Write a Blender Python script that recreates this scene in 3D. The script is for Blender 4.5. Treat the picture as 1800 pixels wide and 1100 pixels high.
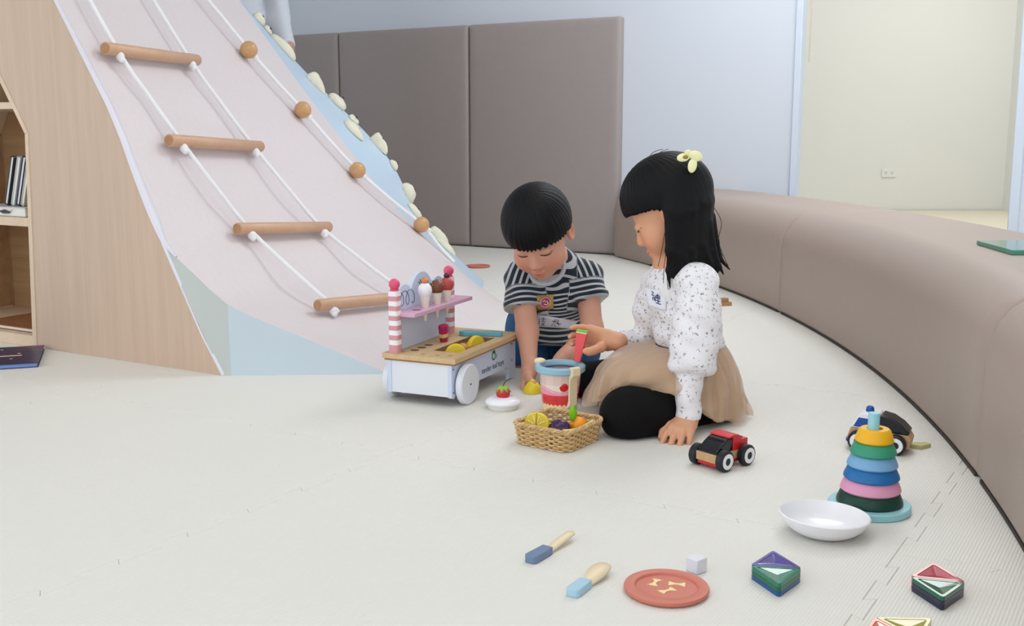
import bpy, bmesh, math, random
import numpy as np
from mathutils import Vector, Matrix, Euler
random.seed(7); rng = np.random.default_rng(7)
scene = bpy.context.scene
COL = scene.collection
for o in list(bpy.data.objects): bpy.data.objects.remove(o)

# ---------------------------------------------------------------- camera
FPX, CAMH, PITCH = 1900.0, 0.64, math.atan(315 / 1900.0)
cam = bpy.data.cameras.new('camera'); cam.sensor_width = 36; cam.lens = FPX * 36 / 1800
cam.clip_start = 0.05; cam.clip_end = 60
camo = bpy.data.objects.new('camera', cam); COL.objects.link(camo)
camo.location = (0, 0, CAMH); camo.rotation_euler = (math.pi / 2 - PITCH, 0, 0)
scene.camera = camo

# ---------------------------------------------------------------- light
W = bpy.data.worlds.new('daylight'); scene.world = W; W.use_nodes = True
W.node_tree.nodes['Background'].inputs[0].default_value = (0.90, 0.95, 1.0, 1)
W.node_tree.nodes['Background'].inputs[1].default_value = 1.45
def area(name, loc, size, power, col=(1, 1, 1), rot=(0, 0, 0)):
    l = bpy.data.lights.new(name, 'AREA'); l.shape = 'RECTANGLE'; l.size, l.size_y = size
    l.energy = power; l.color = col
    o = bpy.data.objects.new(name, l); COL.objects.link(o); o.location = loc; o.rotation_euler = rot
area('ceiling_panel_light', (0.7, 2.0, 2.72), (1.8, 1.2), 10, (1, .98, .95))
area('ceiling_panel_light', (-0.9, 0.9, 2.72), (1.8, 1.2), 12, (1, .98, .95))
area('ceiling_panel_light', (1.3, 4.3, 2.72), (1.2, 1.2), 36, (.97, .98, 1))
area('far_room_fill_light', (3.4, 7.3, 2.72), (2.0, 1.6), 40, (1, .985, .95))  # unseen lamp added to brighten the room beyond the opening
scene.view_settings.view_transform = 'Standard'; scene.view_settings.look = 'None'
scene.view_settings.gamma = 1; scene.view_settings.use_curve_mapping = False
scene.view_settings.exposure = 0.08

# ---------------------------------------------------------------- helpers
def lin(c):
    return tuple((v / 255 / 12.92) if v / 255 <= .04045 else ((v / 255 + .055) / 1.055) ** 2.4 for v in c)
MATS = {}
def mat(name, rgb, rough=.5, var=.06, vscale=9, bump=0, bscale=200, spec=.5, stretch=(1, 1, 1), coat=0,
        trans=0, ior=1.45, sheen=0, sss=0, alpha=1, attr=None):
    """principled material whose colour is varied a little by noise"""
    if name in MATS: return MATS[name]
    m = bpy.data.materials.new(name); m.use_nodes = True; MATS[name] = m
    nt = m.node_tree; N = nt.nodes; L = nt.links; b = N['Principled BSDF']
    c = lin(rgb)
    tc = N.new('ShaderNodeTexCoord'); mp = N.new('ShaderNodeMapping'); mp.inputs['Scale'].default_value = stretch
    L.new(tc.outputs['Object'], mp.inputs['Vector'])
    nz = N.new('ShaderNodeTexNoise'); nz.inputs['Scale'].default_value = vscale; nz.inputs['Detail'].default_value = 5
    L.new(mp.outputs[0], nz.inputs['Vector'])
    mx = N.new('ShaderNodeMix'); mx.data_type = 'RGBA'
    mx.inputs[6].default_value = (*[v * (1 - var) for v in c], 1)
    mx.inputs[7].default_value = (*[min(1, v * (1 + var)) for v in c], 1)
    L.new(nz.outputs['Fac'], mx.inputs[0]); out = mx.outputs[2]
    if attr:
        at_ = N.new('ShaderNodeAttribute'); at_.attribute_name = attr
        m2 = N.new('ShaderNodeMix'); m2.data_type = 'RGBA'; m2.blend_type = 'MULTIPLY'; m2.inputs[0].default_value = 1
        L.new(out, m2.inputs[6]); L.new(at_.outputs['Color'], m2.inputs[7]); out = m2.outputs[2]
    L.new(out, b.inputs['Base Color'])
    b.inputs['Roughness'].default_value = rough; b.inputs['Specular IOR Level'].default_value = spec
    b.inputs['Coat Weight'].default_value = coat; b.inputs['Coat Roughness'].default_value = .15
    b.inputs['Transmission Weight'].default_value = trans; b.inputs['IOR'].default_value = ior
    b.inputs['Sheen Weight'].default_value = sheen; b.inputs['Alpha'].default_value = alpha
    if sss:
        b.inputs['Subsurface Weight'].default_value = sss; b.inputs['Subsurface Radius'].default_value = (1, .4, .25)
        b.inputs['Subsurface Scale'].default_value = .006
    if bump:
        n2 = N.new('ShaderNodeTexNoise'); n2.inputs['Scale'].default_value = bscale; n2.inputs['Detail'].default_value = 3
        L.new(mp.outputs[0], n2.inputs['Vector'])
        bp = N.new('ShaderNodeBump'); bp.inputs['Strength'].default_value = bump; bp.inputs['Distance'].default_value = .002
        L.new(n2.outputs['Fac'], bp.inputs['Height']); L.new(bp.outputs[0], b.inputs['Normal'])
    return m
def nodes(m):
    return m.node_tree.nodes, m.node_tree.links, m.node_tree.nodes['Principled BSDF']

def link(o, parent=None):
    COL.objects.link(o)
    if parent is not None: o.parent = parent
    return o
def finish(me, smooth=True, angle=38):
    if smooth:
        me.polygons.foreach_set('use_smooth', [True] * len(me.polygons))
        me.set_sharp_from_angle(angle=math.radians(angle))
    me.update()
def empty(name, loc=(0, 0, 0), rotz=0, rot=None):
    o = bpy.data.objects.new(name, None); o.empty_display_size = .05
    o.location = loc; o.rotation_euler = rot if rot is not None else (0, 0, rotz)
    return link(o)
def tag(o, label=None, cat=None, group=None, kind=None):
    if label: o['label'] = label
    if cat: o['category'] = cat
    if group: o['group'] = group
    if kind: o['kind'] = kind
    return o
def thing(name, label, cat, loc=(0, 0, 0), rotz=0, group=None, rot=None):
    return tag(empty(name, loc, rotz, rot), label, cat, group)

class MB:
    """collects primitive pieces of ONE part and links them as one mesh object"""
    def __init__(s): s.v = []; s.f = []
    def add(s, vs, fs, M=None):
        n = len(s.v)
        for p in vs:
            p = Vector(p); s.v.append(tuple(M @ p) if M is not None else tuple(p))
        s.f += [tuple(i + n for i in f) for f in fs]; return s
    def box(s, c, d, M=None):
        x, y, z = (k / 2 for k in d); cx, cy, cz = c
        vs = [(cx + i * x, cy + j * y, cz + k * z) for i in (-1, 1) for j in (-1, 1) for k in (-1, 1)]
        return s.add(vs, [(0, 1, 3, 2), (4, 6, 7, 5), (0, 4, 5, 1), (2, 3, 7, 6), (0, 2, 6, 4), (1, 5, 7, 3)], M)
    def prism(s, poly, z0, z1, M=None):
        n = len(poly); vs = [(x, y, z0) for x, y in poly] + [(x, y, z1) for x, y in poly]
        fs = [tuple(range(n - 1, -1, -1)), tuple(range(n, 2 * n))] + [(i, (i + 1) % n, n + (i + 1) % n, n + i) for i in range(n)]
        return s.add(vs, fs, M)
    def lathe(s, prof, n=32, M=None, closed=False):
        """prof: list of (r, z); open profile capped at both ends where r > 0"""
        vs = []; fs = []; k = len(prof)
        for i in range(n):
            a = 2 * math.pi * i / n
            vs += [(r * math.cos(a), r * math.sin(a), z) for r, z in prof]
        for i in range(n):
            j = (i + 1) % n
            for q in range(k if closed else k - 1):
                q2 = (q + 1) % k
                fs.append((i * k + q, j * k + q, j * k + q2, i * k + q2))
        if not closed:
            if prof[0][0] > 1e-6: fs.append(tuple(i * k for i in range(n - 1, -1, -1)))
            if prof[-1][0] > 1e-6: fs.append(tuple(i * k + k - 1 for i in range(n)))
        return s.add(vs, fs, M)
    def ell(s, c, r, n=24, m=14, M=None):
        prof = [(math.sin(math.pi * i / m), -math.cos(math.pi * i / m)) for i in range(m + 1)]
        prof[0] = (1e-4, -1); prof[-1] = (1e-4, 1)
        T = Matrix.Translation(c) @ Matrix.Diagonal((*r, 1))
        return s.lathe(prof, n, (M @ T) if M is not None else T)
    def tube(s, path, r, n=10, closed=False, cap=True):
        P = [Vector(p) for p in path]; k = len(P); vs = []; fs = []; up = None
        for i, p in enumerate(P):
            t = (P[(i + 1) % k] - P[i - 1]) if closed else (P[min(i + 1, k - 1)] - P[max(i - 1, 0)])
            t.normalize()
            if up is None: up = t.orthogonal().normalized()
            up = (up - t * up.dot(t)); up = up.normalized() if up.length > 1e-6 else t.orthogonal().normalized()
            b = t.cross(up); rr = r[i] if hasattr(r, '__len__') else r
            vs += [p + (up * math.cos(2 * math.pi * j / n) + b * math.sin(2 * math.pi * j / n)) * rr for j in range(n)]
        for i in range(k if closed else k - 1):
            for j in range(n):
                a, b2 = i * n, ((i + 1) % k) * n; fs.append((a + j, a + (j + 1) % n, b2 + (j + 1) % n, b2 + j))
        if not closed and cap: fs += [tuple(range(n - 1, -1, -1)), tuple((k - 1) * n + j for j in range(n))]
        return s.add(vs, fs)
    def grid(s, rows):
        n = len(rows[0]); vs = [p for r in rows for p in r]
        return s.add(vs, [(i * n + j, i * n + j + 1, (i + 1) * n + j + 1, (i + 1) * n + j)
                          for i in range(len(rows) - 1) for j in range(n - 1)])
    def mesh(s, name, m, smooth=True, angle=38, fix=True):
        me = bpy.data.meshes.new(name); me.from_pydata(s.v, [], s.f)
        if fix:
            bm = bmesh.new(); bm.from_mesh(me); bmesh.ops.recalc_face_normals(bm, faces=bm.faces); bm.to_mesh(me); bm.free()
        me.materials.append(m); finish(me, smooth, angle); return me
    def build(s, name, m, parent=None, smooth=True, bevel=0, seg=2, solid=0, subsurf=0, loc=None, rotz=0, angle=38):
        o = bpy.data.objects.new(name, s.mesh(name, m, smooth, angle)); link(o, parent)
        if solid: q = o.modifiers.new('solid', 'SOLIDIFY'); q.thickness = solid; q.offset = -1
        if bevel:
            q = o.modifiers.new('bevel', 'BEVEL'); q.width = bevel; q.segments = seg; q.limit_method = 'ANGLE'
            q.angle_limit = math.radians(35); q.harden_normals = False
        if subsurf: q = o.modifiers.new('sub', 'SUBSURF'); q.levels = q.render_levels = subsurf
        if loc is not None: o.location = loc
        if rotz: o.rotation_euler.z = rotz
        return o
def rr(w, h, r, n=5):
    """rounded rectangle outline centred on the origin"""
    out = []
    for cx, cy, a0 in ((w/2-r, h/2-r, 0), (-w/2+r, h/2-r, 90), (-w/2+r, -h/2+r, 180), (w/2-r, -h/2+r, 270)):
        out += [(cx + r*math.cos(math.radians(a0+90*i/n)), cy + r*math.sin(math.radians(a0+90*i/n))) for i in range(n+1)]
    return out
def frame(o, x, y):                       # matrix whose local x, y axes point along x, y
    x = Vector(x).normalized(); y = Vector(y); y = (y - x * y.dot(x)).normalized(); z = x.cross(y)
    M = Matrix((x, y, z)).transposed().to_4x4(); M.translation = Vector(o); return M
def copy_tree(o, parent=None):
    c = o.copy(); COL.objects.link(c); c.parent = parent
    for ch in o.children: copy_tree(ch, c)
    return c
def catmull(P, n=8):
    P = [Vector(p) for p in P]; out = []
    for i in range(len(P) - 1):
        a, b, c, d = P[max(i - 1, 0)], P[i], P[i + 1], P[min(i + 2, len(P) - 1)]
        for k in range(n):
            t = k / n
            out.append(.5 * ((2*b) + (c - a)*t + (2*a - 5*b + 4*c - d)*t*t + (3*b - a - 3*c + d)*t*t*t))
    return out + [P[-1]]
def text_mesh(name, body, size, m, parent, M, depth=.0002, align='CENTER'):
    cu = bpy.data.curves.new(name, 'FONT'); cu.body = body; cu.size = size; cu.align_x = align; cu.align_y = 'CENTER'; cu.extrude = depth
    tmp = bpy.data.objects.new('tmp_text', cu); COL.objects.link(tmp)
    bpy.context.view_layer.update()
    me = bpy.data.meshes.new_from_object(tmp.evaluated_get(bpy.context.evaluated_depsgraph_get()))
    bpy.data.objects.remove(tmp); me.name = name; me.transform(M); me.materials.clear(); me.materials.append(m)
    return link(bpy.data.objects.new(name, me), parent)
R = math.radians
A30 = R(-30); D1 = Vector((math.cos(A30), math.sin(A30), 0)); D2 = Vector((-D1.y, D1.x, 0))
# ================================================================ ROOM
M_mat = mat('foam_mat', (226, 224, 217), .62, .015, 3)
Nn, Ll, Bb = nodes(M_mat)
tc = Nn.new('ShaderNodeTexCoord'); wv = Nn.new('ShaderNodeTexWave'); wv.wave_type = 'BANDS'; wv.bands_direction = 'X'
wv.inputs['Scale'].default_value = 62; wv.inputs['Distortion'].default_value = .3
wv2 = Nn.new('ShaderNodeTexWave'); wv2.bands_direction = 'Y'; wv2.inputs['Scale'].default_value = 40
Ll.new(tc.outputs['Object'], wv.inputs['Vector']); Ll.new(tc.outputs['Object'], wv2.inputs['Vector'])
ad = Nn.new('ShaderNodeMath'); ad.operation = 'MULTIPLY_ADD'; ad.inputs[1].default_value = .35
Ll.new(wv2.outputs['Fac'], ad.inputs[0]); Ll.new(wv.outputs['Fac'], ad.inputs[2])
bp = Nn.new('ShaderNodeBump'); bp.inputs['Strength'].default_value = .35; bp.inputs['Distance'].default_value = .0012
Ll.new(ad.outputs[0], bp.inputs['Height']); Ll.new(bp.outputs[0], Bb.inputs['Normal'])
M_sub = mat('subfloor', (150, 146, 134), .8)
floor = MB().box((1.2, 4.5, -.045), (11, 13, .05)).build('floor', M_sub, smooth=False); tag(floor, kind='structure')

def tooth_edge(n=15, amp=.0085, flare=.006):
    """dovetail wave along 0..1, first and last half tooth flat"""
    pts = []; p = 1 / n
    for i in range(n):
        a, b = i * p, (i + 1) * p; s = amp if i % 2 else -amp
        f = flare
        pts += [(a - f * (1 if i else 0), s), (b + f * (1 if i < n - 1 else 0), s)]
    return pts
W_ = tooth_edge()
q_ = W_[0][1]; W_ = W_[1:-1]
ring = [(q_, q_)] + [(t, w) for t, w in W_] + [(1 + q_, q_)] + [(1 + w, t) for t, w in W_] + [(1 + q_, 1 + q_)] + [(t, 1 + w) for t, w in reversed(W_)] + [(q_, 1 + q_)] + [(w, t) for t, w in reversed(W_)]
# corners where two edges meet
def inset(poly, d):
    out = []; n = len(poly)
    for i in range(n):
        p0, p, p1 = Vector(poly[i-1]), Vector(poly[i]), Vector(poly[(i+1) % n])
        e0 = (p - p0); e1 = (p1 - p)
        if e0.length < 1e-7 or e1.length < 1e-7: out.append(tuple(p)); continue
        e0.normalize(); e1.normalize()
        n0 = Vector((-e0.y, e0.x)); n1 = Vector((-e1.y, e1.x)); b = n0 + n1
        if b.length < 1e-4: out.append(tuple(p)); continue
        b /= max(.35, b.length_squared / 2); out.append(tuple(p + b * d * 1.0))
    return out
r0 = inset(ring, .00018); r1 = inset(ring, .0010); n = len(ring)
vs = [(x, y, -.018) for x, y in r0] + [(x, y, -.0010) for x, y in r0] + [(x, y, 0) for x, y in r1]
fs = [(i, (i+1) % n, n + (i+1) % n, n + i) for i in range(n)] + [(n+i, n+(i+1) % n, 2*n+(i+1) % n, 2*n+i) for i in range(n)] + [tuple(range(2*n, 3*n))]
tile_me = MB().add(vs, fs).mesh('mat_tile', M_mat, smooth=False, fix=False)
GA = R(-32); GO = Vector((-.243, 2.121, 0)); gx = Vector((math.cos(GA), math.sin(GA), 0)); gy = Vector((-gx.y, gx.x, 0))
for i in range(-6, 7):
    for j in range(-4, 6):
        p = GO + gx * i + gy * j; c = p + (gx + gy) * .5
        if not (-2.6 < c.x < 3.4 and .3 < c.y < 7.3): continue
        if (c - Vector((.591, 5.76, 0))).dot(D2) > .75: continue
        o = bpy.data.objects.new('mat_tile', tile_me); link(o, floor); o.location = p; o.rotation_euler.z = GA

M_wall = mat('white_wall_paint', (216, 223, 233), .55, .012, 2)
M_trim = mat('white_trim', (214, 224, 238), .4, .01)
M_far = mat('cream_wall_paint', (238, 238, 234), .6, .012, 2)
M_ceil = mat('ceiling_paint', (235, 236, 236), .8, .01)
M_pad = mat('taupe_vinyl_pad', (164, 154, 151), .42, .03, 30, bump=.12, bscale=420)
M_bench = mat('taupe_leatherette', (168, 151, 141), .48, .03, 30, bump=.10, bscale=420)
WP = Vector((.591, 5.76, 0))
def wallbox(name, s0, s1, z0, z1, off=0, th=.05, m=None, parent=None, bevel=0, seg=2):
    mb = MB().box(((s0+s1)/2, off + th/2, (z0+z1)/2), (s1-s0, th, z1-z0))
    o = mb.build(name, m or M_wall, parent, smooth=bevel > 0, bevel=bevel, seg=seg)
    if parent is None: o.location = WP; o.rotation_euler.z = A30
    return o
wall_back = wallbox('wall_back', -4.6, .915, -.02, 2.8); tag(wall_back, kind='structure')
wall_right = wallbox('wall_right', 1.875, 4.2, -.02, 2.8); tag(wall_right, kind='structure')
head_ = wallbox('trim_1', .915, 1.875, 2.25, 2.8); tag(head_, kind='structure')
jl = wallbox('trim_2', .885, .918, 0, 2.25, -.012, .07, M_trim, bevel=.004); tag(jl, kind='structure')
jr = wallbox('trim_3', 1.872, 1.915, 0, 2.25, -.012, .07, M_trim, bevel=.004); tag(jr, kind='structure')
cord = wallbox('trim_4', .938, .944, .98, 2.25, .04, .006, mat('beige_cord', (206, 196, 176), .6)); tag(cord, kind='structure')
for k, (s0, s1) in enumerate([(-.938, -.012), (-1.862, -.944), (-2.79, -1.868), (-3.72, -2.796)]):
    # padded pad with a soft rounded face
    w, hgt, t = s1 - s0, 1.232, .045
    rows = []
    for ring_d, dep in ((0, 0), (0, .026), (.003, .036), (.010, .042), (.022, .045), (.05, .0465)):
        rows.append([(x + (s0+s1)/2, -dep, y + hgt/2 + .006) for x, y in rr(w - 2*ring_d, hgt - 2*ring_d, max(.004, .012 - ring_d*.1))])
    n = len(rows[0]); mb = MB(); vs = [p for r in rows for p in r]
    fs = [(i*n+j, i*n+(j+1) % n, (i+1)*n+(j+1) % n, (i+1)*n+j) for i in range(len(rows)-1) for j in range(n)] + [tuple((len(rows)-1)*n + j for j in range(n))]
    o = mb.add(vs, fs).build('wall_panel', M_pad, wall_back, angle=50)
ceil = MB().box((.8, 4.3, 2.85), (10, 12.5, .1)).build('ceiling', M_ceil, smooth=False); tag(ceil, kind='structure')
wl = MB().box((-4.4, 6.1, 1.38), (.1, 3.6, 2.8)).build('wall_left_shade', M_wall, smooth=False); tag(wl, kind='structure')  # unseen short wall, added to shade the back left corner
# room seen through the opening
fw = MB().box((3.2, 9.22, 1.38), (5.2, .1, 2.8)).build('wall_far', M_far, smooth=False); tag(fw, kind='structure')
fr = MB().box((4.20, 7.2, 1.38), (.1, 4.0, 2.8)).build('wall_far_side', M_far, smooth=False); fr.rotation_euler.z = 0; tag(fr, kind='structure')
M_ff = mat('far_floor', (226, 219, 198), .6, .02)
ff = MB().box((3.4, 6.9, -.008), (3.6, 4.5, .016)).build('floor_far', M_ff, smooth=False); tag(ff, kind='structure')
sock = thing('wall_socket', 'white double wall socket low on the cream wall beyond the opening', 'socket', (3.17, 9.168, .315), 0)
M_whp = mat('white_plastic', (240, 240, 238), .35, .01)
M_grey = mat('socket_slots', (120, 120, 118), .6, .01)
MB().prism(rr(.122, .072, .006), 0, .008, frame((0, 0, 0), (1, 0, 0), (0, 0, 1))).build('cover_plate', M_whp, sock, bevel=.002)
for sx in (-.026, .026):
    mb = MB()
    for q in (-.007, .007): mb.box((sx + q, -.0088, .004), (.003, .0016, .012))
    mb.box((sx, -.0088, -.012), (.006, .0016, .005)); mb.build('outlet_slots', M_grey, sock, smooth=False)

# ---------------------------------------------------------------- curved padded bench
BC = Vector((-5.763, 3.231)); BR, BWID, BH = 6.755, .485, .365
def bench(a0, a1, label, wallend=False):
    def amax(rad):
        if not wallend: return a1
        a = a0 + .05
        while a < a1 + .02 and ((Vector((BC.x + rad*math.cos(a), BC.y + rad*math.sin(a), 0)) - WP).dot(D2) < -.004): a += .0004
        return a
    amid = (a0 + a1) / 2
    base = BC + Vector((math.cos(amid), math.sin(amid))) * BR
    t = thing('padded_bench', label, 'bench', (base.x, base.y, 0), 0, 'curved padded bench modules')
    re = .125
    prof = [(0.008, .004), (0.0, .02)] + [(re - re*math.cos(R(q)), BH - re + re*math.sin(R(q))) for q in range(0, 91, 15)]
    prof += [(BWID - .04 + .04*math.sin(R(q)), BH - .04 + .04*math.cos(R(q))) for q in range(0, 91, 18)] + [(BWID, .004)]
    n = 28; rows = []; rr_ = .02 / BR
    steps = [(a0 + .0003, .007), (a0 + .0008, .003), (a0 + .0018, .0008)] + [(a0 + (a1-a0)*k/n, 0) for k in range(1, n)] + [(a1 - .0018, .0008), (a1 - .0008, .003), (a1 - .0003, .007)]
    for a, ins in steps:
        row = []
        for q, (dx, z) in enumerate(prof):
            dd = dx + (ins if dx < BWID/2 else -ins); zz = z - (ins if z > .2 else 0)
            aa = a0 + (a - a0)*(amax(BR+dd) - a0)/(a1 - a0) if wallend else a
            row.append((BC.x + (BR+dd)*math.cos(aa) - base.x, BC.y + (BR+dd)*math.sin(aa) - base.y, zz))
        rows.append(row)
    mb = MB().grid(rows); k = len(prof); N_ = len(rows)
    mb.f += [tuple(range(k)), tuple((N_-1)*k + q for q in range(k))]
    mb.build('cushion', M_bench, t, angle=60)
    # dark plinth line at the foot
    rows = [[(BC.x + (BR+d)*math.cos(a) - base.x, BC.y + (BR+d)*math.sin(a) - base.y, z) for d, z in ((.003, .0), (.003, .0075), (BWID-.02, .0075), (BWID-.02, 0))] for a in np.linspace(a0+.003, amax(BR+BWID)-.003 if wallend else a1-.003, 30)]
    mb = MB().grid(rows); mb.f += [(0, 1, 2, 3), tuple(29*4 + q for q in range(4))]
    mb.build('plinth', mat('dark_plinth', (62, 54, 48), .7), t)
    return t
ang = lambda x, y: math.atan2(y - BC.y, x - BC.x)
aA, aB, aC = ang(.60, 5.56), ang(.958, 3.86), ang(.875, 1.949)
bench(aB, aA, 'far taupe padded bench module reaching the padded wall, behind the girl', True)
bench(aC, aB, 'middle taupe padded bench module, the long one with the police car at its foot')
bench(aC - (aB - aC), aC, 'nearest taupe padded bench module cut off by the right photo edge')
slab = MB().prism([(0, 0), (.30, 0), (.30, .235), (-.0, .235)], 0, .011)
M_gg = mat('green_glass', (96, 176, 150), .06, .02, trans=.55, ior=1.5)
go = slab.build('glass_slab', M_gg, None, bevel=.0015); go.location = (1.146, 2.47, .3655); go.rotation_euler.z = R(2)
go.data.transform(Matrix(((1, .12, 0, 0), (0, 1, 0, 0), (0, 0, 1, 0), (0, 0, 0, 1))))
tag(go, 'green tinted clear slab lying on top of the bench at the right', 'tile')
# ================================================================ CLIMBING SLIDE
def wood(name, a, b, scale=(60, 60, 3), rough=.5):
    if name in MATS: return MATS[name]
    m = mat(name, a, rough, .03, 4); N, L, B_ = nodes(m)
    tc = N.new('ShaderNodeTexCoord'); mp = N.new('ShaderNodeMapping'); mp.inputs['Scale'].default_value = scale
    L.new(tc.outputs['Object'], mp.inputs['Vector'])
    nz = N.new('ShaderNodeTexNoise'); nz.inputs['Scale'].default_value = 1; nz.inputs['Detail'].default_value = 7; nz.inputs['Roughness'].default_value = .7
    L.new(mp.outputs[0], nz.inputs['Vector'])
    cr = N.new('ShaderNodeValToRGB'); cr.color_ramp.elements[0].position = .32; cr.color_ramp.elements[1].position = .68
    cr.color_ramp.elements[0].color = (*lin(b), 1); cr.color_ramp.elements[1].color = (*lin(a), 1)
    L.new(nz.outputs['Fac'], cr.inputs[0]); L.new(cr.outputs[0], B_.inputs['Base Color'])
    return m
M_ply = wood('oak_veneer', (206, 181, 159), (194, 168, 147), (38, 38, 1.6))
M_edge = wood('plywood_edge', (226, 203, 178), (212, 188, 162), (20, 20, 20))
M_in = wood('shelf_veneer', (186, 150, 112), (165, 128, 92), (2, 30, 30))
M_pink = wood('pale_pink_laminate', (226, 217, 219), (223, 213, 214), (3, 60, 60), .42)
M_lav = mat('pale_lavender_laminate', (224, 222, 232), .42, .01)
M_sage = mat('sage_grey_panel', (190, 196, 192), .5, .015)
M_bluegrey = mat('blue_grey_panel', (192, 206, 214), .5, .015)
M_sky = mat('sky_blue_panel', (196, 216, 234), .45, .03, 3)
M_hold = mat('cream_resin', (232, 228, 206), .55, .05, 40, bump=.4, bscale=260)
M_hole = mat('bolt_hole', (58, 54, 48), .7)
SP = Vector((-.778, 2.834, 0))
slide = thing('climbing_slide', 'large indoor climbing slide with oak side wall, pale curved face and built in shelves', 'slide', SP, A30)
LT = np.array([(1.6,-.97,0),(1.009,-.58,0),(.897,-.507,0),(.803,-.446,0),(.709,-.385,0),(.625,-.342,0),(.525,-.299,0),(.425,-.251,0),(.342,-.202,0),(.264,-.131,.04),(.178,-.059,.08),(.14,.021,.115),(.109,.091,.15),(.055,.227,.2),(0,.379,.24)])[::-1]
RT = np.array([(1.6,-1.405,1.177),(1.175,-1.133,1.305),(1.017,-1.032,1.352),(.858,-.929,1.4),(.709,-.823,1.444),(.559,-.716,1.489),(.432,-.632,1.527),(.328,-.542,1.558),(.237,-.449,1.586),(.158,-.354,1.61),(0,-.198,1.657)])[::-1]
OT = np.array([(1.6,-1.74,1.477),(1.17,-1.357,1.606),(.973,-1.182,1.665),(.849,-1.064,1.702),(.751,-.964,1.732),(.628,-.84,1.769),(.517,-.745,1.802),(.356,-.691,1.85),(.205,-.603,1.895),(.107,-.503,1.925),(0,-.374,1.957)])[::-1]
def ip(T, k, z): return float(np.interp(z, T[:, 0], T[:, k]))
def smooth_ip(T, k, z, w=.05):
    return sum(ip(T, k, min(1.6, max(0, z + d))) for d in (-w, -w/2, 0, w/2, w)) / 5 if w < z < 1.6 - w else ip(T, k, z)
def SF(z, w):
    lu, lv = smooth_ip(LT, 1, z, .02), smooth_ip(LT, 2, z, .02); ru, rv = smooth_ip(RT, 1, z), smooth_ip(RT, 2, z)
    return Vector((lu + (ru-lu)*w + .19*math.exp(-z/.2)*math.sin(math.pi*w**2.1), lv + (rv-lv)*w, z))
def SN(z, w):
    e = .02; a = SF(min(1.6, z+e), w) - SF(max(0, z-e), w); b = SF(z, min(1, w+e)) - SF(z, max(0, w-e))
    n = b.cross(a).normalized(); return n if n.x > 0 else -n
def BF(z, w):
    a = Vector((smooth_ip(RT, 1, z), smooth_ip(RT, 2, z), z)); b = Vector((smooth_ip(OT, 1, z), smooth_ip(OT, 2, z), z)); return a.lerp(b, w)
zs = [1.6 * (k/64)**1.3 for k in range(65)]
MB().grid([[SF(z, w/30) for w in range(31)] for z in zs]).build('slide_face', M_pink, slide, angle=70, solid=0)
def bw_(z): return max(.0008, .026*min(1, max(0, (1.35 - z)/.9))*min(1, max(0, (z - .30)/.10)))
MB().grid([[SF(z, 0) + Vector((0, -.002, 0)), SF(z, bw_(z)*.2) + SN(z, .02)*.006 + Vector((0, -.002, 0)), SF(z, bw_(z)*.8) + SN(z, .02)*.005, SF(z, bw_(z)) + SN(z, .02)*.0002] for z in zs if z > .29]).build('edge_band', M_lav, slide, angle=70)
MB().tube([Vector((u, .004, z)) for u, z in ((-.232, .392), (-.202, .342), (-.135, .222), (-.068, .102), (.001, 0))], [.001, .0045, .005, .005, .005], 8).build('edge_strip', M_lav, slide)
MB().grid([[BF(z, w/6) for w in range(7)] for z in zs]).build('climbing_face', M_sky, slide, angle=70)
# wall hidden on the far side and top deck
MB().grid([[BF(z, 1), Vector((-2.3, BF(z, 1).y + .0, z))] for z in zs]).build('far_side_wall', M_ply, slide)
MB().prism([(-.97, 0), (-1.405, 1.177), (-1.74, 1.477), (-2.3, 1.477), (-2.3, 0)], 1.575, 1.6).build('top_deck', M_ply, slide)
# flared foot beside the side wall
Lm = [SF(z, 0) - Vector((0, 0, 0)) for z in (.342, .30, .264, .22, .178)]; Lr = [SF(z, 0) for z in (.178, .16, .14, .125, .109, .085, .055, .028, 0)]
g0 = Vector((.022, .012, 0)); w0, w1 = Vector((-.202, 0, .342)), Vector((0, 0, 0))
mb = MB(); mb.add([w0] + Lm[1:] + [g0, w1], [(0, 1, 6), (1, 2, 6), (2, 3, 6), (3, 4, 6), (4, 5, 6)]); mb.build('foot_panel', M_sage, slide, angle=80)
mb = MB(); mb.add([g0] + Lr, [(0, k, k+1) for k in range(1, 9)]); mb.build('foot_panel', M_bluegrey, slide, angle=80)
# oak side wall with house shaped opening
prof = [(0, 0), (-.068, .102), (-.135, .222), (-.202, .342), (-.251, .425), (-.299, .525), (-.342, .625), (-.385, .709), (-.446, .803), (-.507, .897), (-.58, 1.009), (-.97, 1.6)]
OPR, OPT, OPL = -.762, -.732, -1.36; apex = (-1.046, .643 + .314*1.58)
def ys(poly, y0, y1, name, m, bevel=0, parent=slide):
    return MB().prism(poly, y0, y1, frame((0, 0, 0), (1, 0, 0), (0, 0, 1))).build(name, m, parent, smooth=bevel > 0, bevel=bevel)
T_ = .003                                     # local y of frame() points to -v, so depths are negative
right = prof + [(-1.7, 1.6), (-1.7, 1.35), apex, (OPT, .643), (OPR, 0)]
left_ = [(-1.7, 0), (OPL, 0), (OPL, .643), apex, (-1.7, 1.35)]
ys(right, -T_, 0, 'side_wall', M_ply); ys(left_, -T_, 0, 'side_wall', M_ply)
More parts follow.
